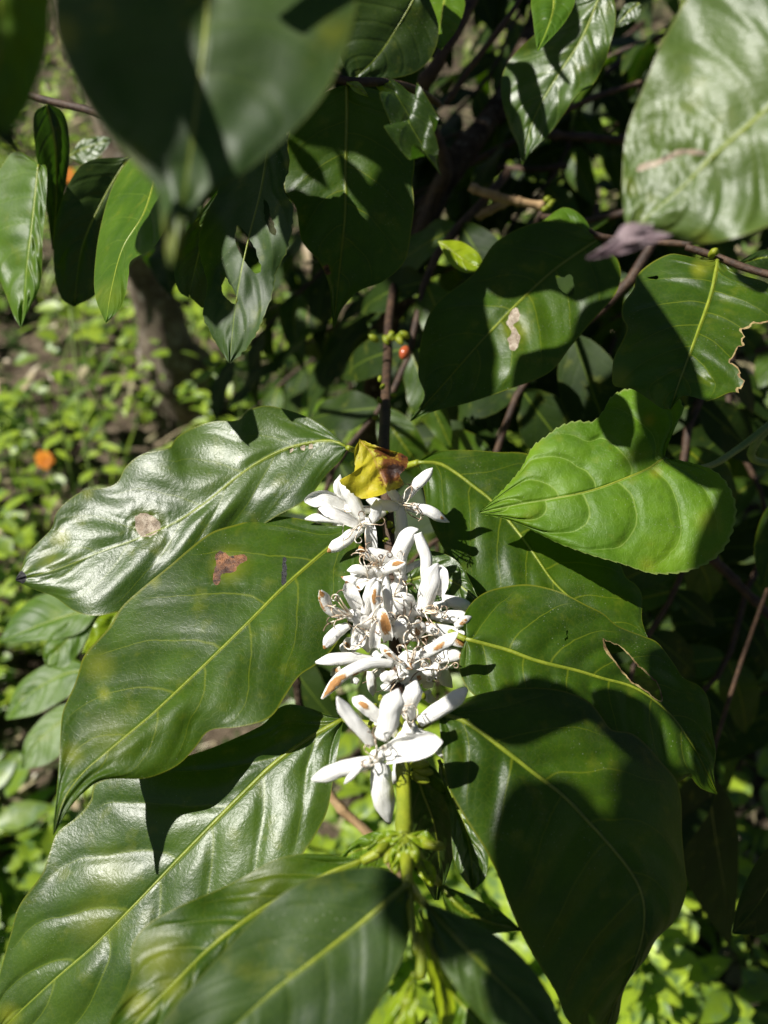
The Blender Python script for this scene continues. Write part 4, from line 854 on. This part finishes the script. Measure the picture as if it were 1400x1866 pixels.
# ================================================================ WOODY PARTS OF THE SHRUB
sh = thing('coffee_shrub', P(700, 700, .95), 'woody leaning stems of the coffee shrub rising behind the flowers, with side twigs', 'shrub')
def wood(name, pts, r, mat='bark', seg=10, n=40): tubep(name, pts, r, M[mat], sh, n, seg, rough=.35)
wood('stem', [(640, 1000, 1.1), (700, 640, .80), (735, 520, .74), (770, 410, .72), (815, 320, .72), (865, 250, .74), (915, 180, .76), (960, 80, .8), (1010, -60, .85)], (.012, .009))
wood('stem', [(735, 520, .74), (760, 440, .70), (790, 360, .68), (812, 300, .66), (770, 180, .62), (800, 110, .6), (862, 0, .6), (890, -60, .6)], (.006, .004), 'brownstem')
wood('twig', [(812, 190, .6), (860, 120, .59), (920, 40, .58), (960, -20, .58)], (.0022, .0018), 'brownstem')
wood('twig', [(760, 165, .61), (720, 155, .6), (690, 148, .6)], (.0022, .0018), 'brownstem')
wood('twig', [(856, 340, .60), (880, 350, .60), (940, 366, .60), (992, 376, .60)], (.0034, .0030), 'twig')
wood('twig', [(870, 394, .63), (900, 380, .62), (940, 360, .62)], (.0034, .0028), 'twig')
wood('twig', [(730, 500, .72), (760, 520, .70), (800, 560, .68)], (.0038, .0032), 'twig')
wood('twig', [(1000, 245, .7), (1060, 250, .7), (1140, 255, .7), (1200, 262, .7)], (.004, .003), 'brownstem')
wood('twig', [(1020, 205, .66), (1090, 175, .66), (1170, 150, .66)], (.0025, .002), 'brownstem')
wood('twig', [(900, 700, .62), (950, 735, .62), (1010, 770, .62), (1060, 810, .62)], (.0035, .003), 'twig')
wood('twig', [(1290, 1010, .58), (1340, 1060, .58), (1420, 1140, .58)], (.0035, .003), 'brownstem')
wood('twig', [(560, 1390, .55), (620, 1470, .55), (690, 1540, .55), (730, 1600, .56)], (.0026, .0035), 'twig')
wood('twig', [(530, 1180, .52), (545, 1280, .52), (552, 1340, .53)], (.0028, .0022), 'bark')
wood('twig', [(820, 700, .66), (900, 560, .66), (990, 380, .62)], (.003, .002), 'brownstem')
for (x, y) in [(992, 366), (996, 378), (988, 384), (1000, 372)]:
    c = P(x, y, .598); tube('bud', [c+RY*.003*(i/5)+RX*.001*i for i in range(6)], [.0012, .002, .0022, .002, .0012, .0003], M['bud'], sh, 8)
# trunk at the left
tk = thing('tree_trunk', (P(330, 740, 2.0).x, P(330, 740, 2.0).y, 0), 'dark bark covered tree trunk standing on the weedy ground at the left', 'tree trunk')
tb = Vector(tk.location); tkp = [tb+Vector((.012*math.sin(k*.7), .01*math.cos(k*.9), -.05+1.55*k/24)) for k in range(25)]
tube('trunk', tkp, [.075-.022*min(1, k/6)-.0006*k for k in range(25)], M['trunkbark'], tk, 20, rough=.45)
kn = tkp[7]; tube('branch_stub', [kn, kn+Vector((-.05, -.06, .05)), kn+Vector((-.08, -.10, .11))], [.022, .02, .016], M['bark'], tk, 10, rough=.4)

# a leafy weed close behind the big left leaves
wd = thing('broad_leaved_weed', (P(120, 1250, .9).x, P(120, 1250, .9).y, 0), 'broad leaved pale green weed standing behind the big left leaves', 'weed')
wb = Vector(wd.location); tube('stem', crom([wb, wb.lerp(P(190, 1200, .62), .5)+Vector((.03, 0, 0)), P(190, 1200, .62), P(160, 1110, .60)], 20), .0022, M['vinestem'], wd, 7)
leaf('leaf', wd, [(178, 1112), (130, 1120), (70, 1140), (0, 1170)], [(178, 1110), (150, 1094), (80, 1082), (28, 1118), (-2, 1168)], [(178, 1115), (150, 1150), (100, 1165), (0, 1172)], .60, (-.2, .5, .8), mat='fresh', nu=24, nv=6)
leaf('leaf', wd, [(170, 1130), (130, 1160), (100, 1190), (85, 1215)], [(170, 1128), (120, 1135), (80, 1180), (84, 1214)], [(170, 1133), (150, 1180), (120, 1215), (87, 1216)], .60, (0, .4, .9), mat='fresh', nu=24, nv=6)
leaf('leaf', wd, [(215, 1116), (200, 1145), (175, 1175), (150, 1190)], [(215, 1115), (180, 1125), (160, 1165), (149, 1189)], [(216, 1118), (210, 1160), (185, 1185), (151, 1192)], .50, (.3, .5, .8), mat='young', nu=24, nv=6)
leaf('leaf', wd, [(185, 1230), (130, 1225), (60, 1260), (10, 1310)], [(185, 1228), (120, 1200), (40, 1240), (8, 1308)], [(185, 1233), (140, 1260), (70, 1300), (12, 1312)], .66, (-.2, .4, .85), mat='fresh', nu=24, nv=6)
leaf('leaf', wd, [(185, 1290), (120, 1310), (70, 1350), (40, 1400)], [(185, 1288), (110, 1285), (50, 1340), (38, 1398)], [(185, 1293), (150, 1340), (90, 1390), (42, 1402)], .72, (-.1, .5, .85), mat='fresh', nu=24, nv=6)
for k, (x, y, D, tx, ty, tD) in enumerate([(175, 760, 1.7, 120, 520, 1.55), (90, 800, 1.6, 130, 600, 1.5), (150, 900, 1.5, 128, 560, 1.45), (430, 700, 1.7, 370, 560, 1.6)]):
    a_ = P(x, y, D); g_ = thing('grass_stalk', (a_.x, a_.y, 0), ['tall thin grass stalk rising left of the tree trunk, the left one of its pair', 'tall thin grass stalk directly above the orange wildflower', 'long bare grass stalk crossing the weeds above the long glossy leaf', 'pale grass stalk leaning just right of the tree trunk'][k], 'grass stalk', 'tall grass stalks in the weeds')
    e_ = P(tx, ty, tD); tube('stalk', crom([Vector((a_.x, a_.y, 0)), a_.lerp(e_, .3)+Vector((.01, 0, 0)), e_], 16), [.0032-.0001*q for q in range(16)], M['vinestem'], g_, 6)
    lfd = (e_-a_).normalized(); leaf3(g_, a_.lerp(e_, .2), lfd+Vector((.5, .2, 0)), Vector((0, -.6, .8)), .16, .012, .6, 'fresh', 900+k)
# orange ground flowers
def marigold(px, py, D, r, lab, hh=.28):
    c = P(px, py, D); t = thing('orange_flower', (c.x, c.y, 0), lab, 'flower', 'orange wildflowers in the weeds')
    g = Vector((c.x+.01, c.y+.02, 0)); tube('stem', [g.lerp(c, i/8)+Vector((.006*math.sin(i), 0, 0)) for i in range(9)], .0022, M['vinestem'], t, 6)
    V, F = [], []; R = random.Random(int(px)); up = Vector((.15, -.55, .8)).normalized(); e1 = up.cross(Vector((1, 0, 0))).normalized(); e2 = up.cross(e1)
    for ring in range(2):
        for k in range(11):
            a = 2*math.pi*(k+ring*.5)/11+R.uniform(-.1, .1); d = e1*math.cos(a)+e2*math.sin(a); s = up.cross(d); L = r*(1-.25*ring)*R.uniform(.85, 1.1); i0 = len(V)
            for (tt, ww) in [(.1, .12), (.5, .24), (.85, .26), (1, .14)]:
                p = c+d*L*tt+up*(.15*L*tt*(1+ring)-.1*L*tt*tt)
                V += [p-s*L*ww, p+up*.04*L, p+s*L*ww]
            for q in range(3):
                a0 = i0+q*3; F += [(a0, a0+3, a0+4, a0+1), (a0+1, a0+4, a0+5, a0+2)]
    mkobj('petals', V, F, M['orange'], t)
    tube('flower_centre', [c+up*r*.3*(i/5-.2) for i in range(6)], [r*.26, r*.3, r*.3, r*.26, r*.16, r*.02], M['orangecore'], t, 12)
marigold(82, 838, 1.55, .019, 'orange wildflower among the weeds at the left, level with the long glossy leaf')
marigold(122, 320, 1.9, .020, 'small orange wildflower high at the left, between the dark hanging leaves')
marigold(1042, 296, 2.0, .018, 'tiny orange wildflower glimpsed between the dark twigs at the upper right')

rl = thing('coffee_branch', P(1480, 1000, .50), 'coffee twig with dark blurred leaves hanging along the lower right edge', 'branch')
tubep('stem', [(1520, 880, .50), (1440, 980, .52), (1360, 1180, .56), (1290, 1400, .58)], .0015, M['brownstem'], rl, 20)
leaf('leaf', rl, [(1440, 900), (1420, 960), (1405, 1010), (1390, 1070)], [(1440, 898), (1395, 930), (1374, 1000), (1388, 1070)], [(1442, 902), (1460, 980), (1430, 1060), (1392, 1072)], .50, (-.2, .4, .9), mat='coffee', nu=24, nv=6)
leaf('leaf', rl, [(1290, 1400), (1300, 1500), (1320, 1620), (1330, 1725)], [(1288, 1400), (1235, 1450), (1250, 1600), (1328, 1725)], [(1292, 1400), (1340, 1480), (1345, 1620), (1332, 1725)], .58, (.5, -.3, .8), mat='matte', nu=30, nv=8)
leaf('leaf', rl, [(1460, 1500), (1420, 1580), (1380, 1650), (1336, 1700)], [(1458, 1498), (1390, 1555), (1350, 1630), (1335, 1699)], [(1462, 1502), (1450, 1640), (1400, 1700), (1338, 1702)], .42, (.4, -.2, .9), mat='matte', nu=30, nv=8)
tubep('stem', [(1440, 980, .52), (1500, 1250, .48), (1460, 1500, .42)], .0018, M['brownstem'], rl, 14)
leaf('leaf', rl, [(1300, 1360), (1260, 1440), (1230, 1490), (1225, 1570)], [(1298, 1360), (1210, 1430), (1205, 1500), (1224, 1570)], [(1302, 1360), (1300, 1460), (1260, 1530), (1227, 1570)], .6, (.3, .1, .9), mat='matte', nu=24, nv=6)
# ================================================================ BLURRED BRANCHES BEHIND AND BELOW
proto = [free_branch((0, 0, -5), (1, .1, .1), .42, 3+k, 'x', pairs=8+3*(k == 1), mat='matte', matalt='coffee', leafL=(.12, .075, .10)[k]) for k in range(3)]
where = ['beside the top of the leaning brown stem', 'between the shiny dappled leaf and the huge shiny leaf', 'just below the broad pointed hanging leaf', 'under the big leaf with one bright patch', 'crossing the leaning brown stem at mid height', 'between the bright patched leaf and the bitten leaf', 'just right of the heart shaped leaf', 'right of the torn leaf', 'behind the lower edge of the heart shaped leaf', 'behind the tip of the leaf with slits', 'beyond the torn leaf at the right edge', 'below the bitten leaf near the edge', 'behind the huge shiny leaf at the top edge', 'left of the small lit leaf at the top', 'behind the dry tan twig on the right', 'above and right of the red cherry', 'under the withered purple leaf tip', 'behind the stem of the pointed hanging leaf', 'behind the big leaf with one bright patch', 'just above the right broad ribbed leaf', 'right of the tree trunk, above the weeds', 'high between the giant blurred leaf and the small lit leaf', 'at the top of the picture behind the forked brown stems', 'behind the two dry tan twigs', 'where the tan twig meets the big shaded leaf', 'between the top shiny leaf and the brown twigs', 'close to the cherry on its left side', 'directly above the yellow withered leaf', 'behind the tip of the torn leaf', 'against the right side of the broad pointed leaf', 'high behind the fork of the brown stems', 'under the lower half of the shiny dappled leaf', 'between the dappled leaf and the withered purple tip', 'above the dry tan twig', 'between the withered purple tip and the bitten leaf', 'under the stem of the bitten leaf', 'behind the small bright hanging leaf', 'touching the small lit leaf at the top', 'in the crook between the two brown stems', 'low behind the huge shiny leaf', 'between the bitten leaf and the vine stem', 'between the big patched leaf and the heart shaped leaf', 'against the right edge of the broad pointed leaf, lower down', 'far behind the dappled leaf, smallest of all']
spots = [  # px, py, D, heading, tilt, scale
    (860, 230, 1.15, 200, -10), (1180, 220, 1.0, 160, -25), (620, 620, 1.05, 190, -30), (900, 690, .78, 230, -35), (760, 330, .95, 150, -20), (1020, 620, .85, 170, -40),
    (1330, 880, .75, 240, -35), (1260, 1180, .70, 250, -30), (1100, 900, .80, 200, -30), (590, 520, 1.3, 20, -30), (1350, 1250, .85, 210, -25), (1400, 620, .80, 200, -20),
    (1250, 60, .95, 190, -20), (690, 60, .85, 170, -25), (1130, 330, 1.3, 180, -20), (820, 560, 1.25, 200, -25), (1320, 420, 1.2, 170, -20), (640, 230, 1.2, 20, -30), (1000, 480, 1.05, 200, -25), (720, 820, .85, 180, -40), (560, 380, 1.0, 20, -30),
    (560, 120, .8, 180, -30), (760, 60, .9, 160, -35), (960, 330, .9, 190, -30), (850, 480, .75, 170, -30), (1120, 120, .85, 190, -30), (650, 720, .62, 200, -40), (860, 800, .58, 210, -45), (1180, 1000, .6, 230, -40), (680, 420, .85, 180, -30), (900, 100, 1.2, 190, -30), (1000, 180, 1.3, 170, -30), (1100, 250, 1.0, 200, -30), (940, 230, 1.1, 150, -35), (1180, 380, 1.0, 190, -30), (1230, 470, 1.0, 210, -30), (1060, 60, 1.3, 160, -30), (800, 40, 1.2, 180, -30), (840, 160, 1.0, 200, -35), (1280, 330, 1.2, 180, -30), (1340, 760, .9, 200, -30), (1020, 700, .9, 190, -30), (720, 300, 1.0, 180, -30), (1080, 160, 1.6, 180, -20)]
for i, (px, py, D, hd, tl_) in enumerate(spots):
    o = proto[i] if i < 3 else copy_tree(proto[i % 3])
    o.location = P(px, py, D)-Vector((0, 0, 0)); o.rotation_euler = (random.uniform(-.4, .4), math.radians(-tl_), math.radians(hd+random.uniform(-50, 50)))
    o.location = Vector(o.location)-o.rotation_euler.to_matrix()@Vector((.2, 0, 0)); o['label'] = 'shaded blurred coffee branch '+where[i]; o['group'] = 'shaded branches behind the flowers'

for o in proto: o['group'] = 'shaded branches behind the flowers'
# ================================================================ LEAVES ADDED OVERHEAD, unseen beyond the frame: each is outlined to the patch of shade it casts
def shade(mid, sa, sb, D, s, mat='deep', tilt=.0, root=None, bw=.35):
    mc, ac, bc = crom(mid, 25), crom(sa, 25), crom(sb, 25); V, F, dm, uu, vv = [], [], [], [], []
    for i in range(25):
        for j in range(-5, 6):
            v = j/5; p = mc[i].lerp(ac[i] if v >= 0 else bc[i], abs(v)); c = P(p.x, p.y, D if not isinstance(D, tuple) else D[1]/D[0].dot(camdir(p.x, p.y))+D[2]*bw)
            lift = s+.006*abs(v)+tilt*(i/24-.5)+.004*math.sin(i*.7+v*2); V.append(c+LW*lift); dm.append(abs(v)*.03); uu.append(i/24); vv.append(v)
    for i in range(24):
        for j in range(10): a = i*11+j; F.append((a, a+1, a+12, a+11))
    return mkobj('leaf', V, F, M[mat], root or tl, {'dm': dm, 'uu': uu, 'vv': vv, 'yel': [0]*len(V)})  # unseen leaf, added and shaped only for the shadow it throws
# on the big drooping leaf
shade([(1020, 1850), (1012, 1740), (1015, 1600), (1030, 1440)], [(1020, 1850), (1200, 1800), (1190, 1620), (1090, 1460), (1031, 1440)], [(1018, 1850), (910, 1770), (900, 1640), (918, 1530), (965, 1462), (1029, 1440)], PL_I, .58, bw=.22)
shade([(1230, 1830), (1210, 1680), (1190, 1500), (1168, 1340)], [(1230, 1830), (1340, 1700), (1300, 1500), (1230, 1390), (1169, 1340)], [(1228, 1830), (1125, 1720), (1125, 1550), (1140, 1420), (1167, 1340)], PL_I, .60, bw=.25)
shade([(845, 1290), (920, 1300), (1000, 1310), (1092, 1290)], [(845, 1290), (900, 1230), (1000, 1225), (1091, 1288)], [(845, 1292), (880, 1340), (960, 1372), (1030, 1335), (1092, 1292)], PL_I, .30, bw=.04)
shade([(1080, 1270), (1130, 1300), (1170, 1340), (1215, 1400)], [(1080, 1268), (1130, 1262), (1195, 1300), (1215, 1398)], [(1080, 1272), (1100, 1330), (1170, 1400), (1214, 1402)], PL_D, .30)
# heart leaf, right end
shade([(1420, 860), (1360, 930), (1300, 1000), (1235, 1060)], [(1420, 858), (1340, 850), (1295, 930), (1262, 990), (1234, 1058)], [(1421, 862), (1400, 980), (1320, 1080), (1236, 1062)], PL_C, .45)
shade([(1085, 700), (1110, 750), (1130, 790), (1152, 822)], [(1086, 699), (1135, 720), (1160, 780), (1153, 821)], [(1083, 702), (1090, 770), (1115, 812), (1151, 823)], PL_C, .16)
shade([(1140, 860), (1180, 830), (1215, 800), (1250, 740)], [(1139, 858), (1150, 815), (1190, 770), (1248, 738)], [(1141, 862), (1200, 850), (1236, 810), (1252, 742)], PL_C, .9)
# bitten leaf
shade([(1150, 470), (1180, 560), (1220, 650), (1285, 745)], [(1150, 468), (1165, 500), (1215, 575), (1262, 650), (1290, 742)], [(1148, 472), (1090, 560), (1110, 700), (1220, 780), (1284, 747)], PL_K, .26)
shade([(1330, 470), (1370, 490), (1420, 520)], [(1330, 468), (1380, 460), (1421, 518)], [(1330, 472), (1345, 512), (1390, 540), (1420, 522)], PL_K, .26)
# broad hanging leaf with bands of sun
shade([(500, 180), (600, 215), (700, 240), (780, 290)], [(500, 178), (600, 130), (720, 140), (780, 288)], [(500, 182), (545, 262), (640, 275), (720, 300), (779, 292)], PL_S, .24)
shade([(520, 250), (560, 300), (600, 345)], [(520, 248), (575, 290), (600, 344)], [(520, 252), (548, 306), (600, 347)], PL_S, .24)
shade([(610, 270), (640, 320), (670, 360), (708, 402)], [(610, 268), (660, 315), (708, 400)], [(609, 272), (625, 330), (668, 385), (706, 404)], PL_S, .24)
shade([(500, 380), (580, 440), (660, 500), (740, 600)], [(500, 378), (520, 330), (590, 372), (680, 404), (770, 420), (742, 598)], [(500, 382), (510, 500), (600, 620), (738, 602)], PL_S, .26)
# leaf with slits, left part
shade([(420, 300), (400, 400), (395, 500), (400, 600)], [(420, 298), (412, 360), (425, 410), (404, 470), (432, 552), (402, 598)], [(418, 300), (340, 380), (330, 520), (399, 602)], PL_R, .22)
# big shaded leaf with one bright patch
shade([(780, 480), (880, 470), (1000, 480), (1140, 520)], [(780, 478), (860, 380), (1040, 360), (1141, 518)], [(780, 482), (870, 515), (925, 548), (1000, 530), (1060, 552), (1139, 522)], PL_W, .30)
shade([(860, 490), (850, 560), (840, 640), (800, 760)], [(860, 488), (882, 540), (893, 600), (905, 660), (880, 730), (802, 760)], [(858, 490), (800, 540), (750, 640), (760, 740), (798, 760)], PL_W, .30)
shade([(1150, 540), (1080, 610), (1010, 670), (900, 740)], [(1150, 538), (1060, 565), (1030, 620), (985, 642), (950, 650), (935, 690), (900, 738)], [(1151, 542), (1120, 640), (1000, 740), (901, 742)], PL_W, .30)
# dapples on the shiny leaf at the top
shade([(1040, -20), (1030, 60), (1010, 110), (1042, 158)], [(1042, -20), (1060, 60), (1022, 112), (1043, 157)], [(1038, -20), (990, 50), (998, 110), (1040, 160)], PL_T, .18)
shade([(905, 100), (950, 130), (975, 190), (1000, 260)], [(905, 99), (965, 112), (990, 180), (1002, 259)], [(905, 101), (938, 140), (955, 200), (998, 262)], PL_T, .18)
shade([(905, 170), (935, 220), (960, 300)], [(906, 168), (950, 215), (962, 299)], [(904, 172), (920, 250), (958, 302)], PL_T, .18)
# giant leaf at the top left: its left half, and the corner
shade([(180, -150), (200, 0), (240, 150), (300, 330)], [(182, -150), (380, -60), (365, 80), (352, 200), (301, 329)], [(178, -150), (60, -40), (140, 180), (299, 331)], PL_M, .30, root=tl)
# front leaves at the bottom
shade([(880, 1640), (900, 1720), (960, 1800), (1060, 1900)], [(880, 1638), (960, 1680), (1060, 1780), (1061, 1898)], [(879, 1642), (885, 1740), (900, 1860), (1059, 1902)], PL_Z, .3)
# unseen canopy leaves added up to the left of the frame: they shade the tangle behind the flowers but not the leaves in the sun
e1 = LC.cross(Vector((0, 0, 1))).normalized(); e2 = LC.cross(e1)
occ = set()
bpy.context.view_layer.update()
def cellw(p):
    q = p-CL; c = Vector((q.dot(RX), q.dot(RY), q.dot(RZ))); return (c.dot(e1), c.dot(e2))
for rt in (main, vine, rb, tr, tl, lb, ct, ur, cr):
    for o in rt.children:
        if o.type == 'MESH' and 'leaf' in o.name and len(o.data.vertices) > 200 and not (rt is tl and len(o.data.vertices) == 275):
            off_ = rt.location
            for vtx in list(o.data.vertices)[::5]:
                p, q_ = cellw(vtx.co+off_); occ.add((round(p/.02), round(q_/.02)))
R = random.Random(21); placed = 0
for _ in range(9000):
    if placed >= 165: break
    if R.random() < .85: px, py, D = R.uniform(420, 1450), R.uniform(-50, 930), R.uniform(.55, 1.9)
    else: px, py, D = R.uniform(1050, 1450), R.uniform(900, 1350), R.uniform(.6, 1.4)
    s_ = R.uniform(1.0, 1.5); T = P(px, py, D)+LW*s_; a_, b_ = cellw(T); Lf = R.uniform(.15, .21) if placed < 80 else R.uniform(.07, .15); k = int(Lf*.5/.02)+1
    if any((round(a_/.02)+i, round(b_/.02)+j) in occ for i in range(-k, k+1) for j in range(-k, k+1) if i*i+j*j <= k*k+1): continue
    placed += 1
    ax = Vector((R.uniform(-1, 1), R.uniform(-1, 1), R.uniform(-.6, .3))); leaf3(sh if placed < 95 else cr, T-ax.normalized()*Lf*.5, ax, LW+Vector((R.uniform(-.4, .4), R.uniform(-.4, .4), .2)), Lf, Lf*.62, .3, 'deep', 500+placed, nu=8, nv=2)  # added out of view to block sun from the background
print('canopy leaves', placed)
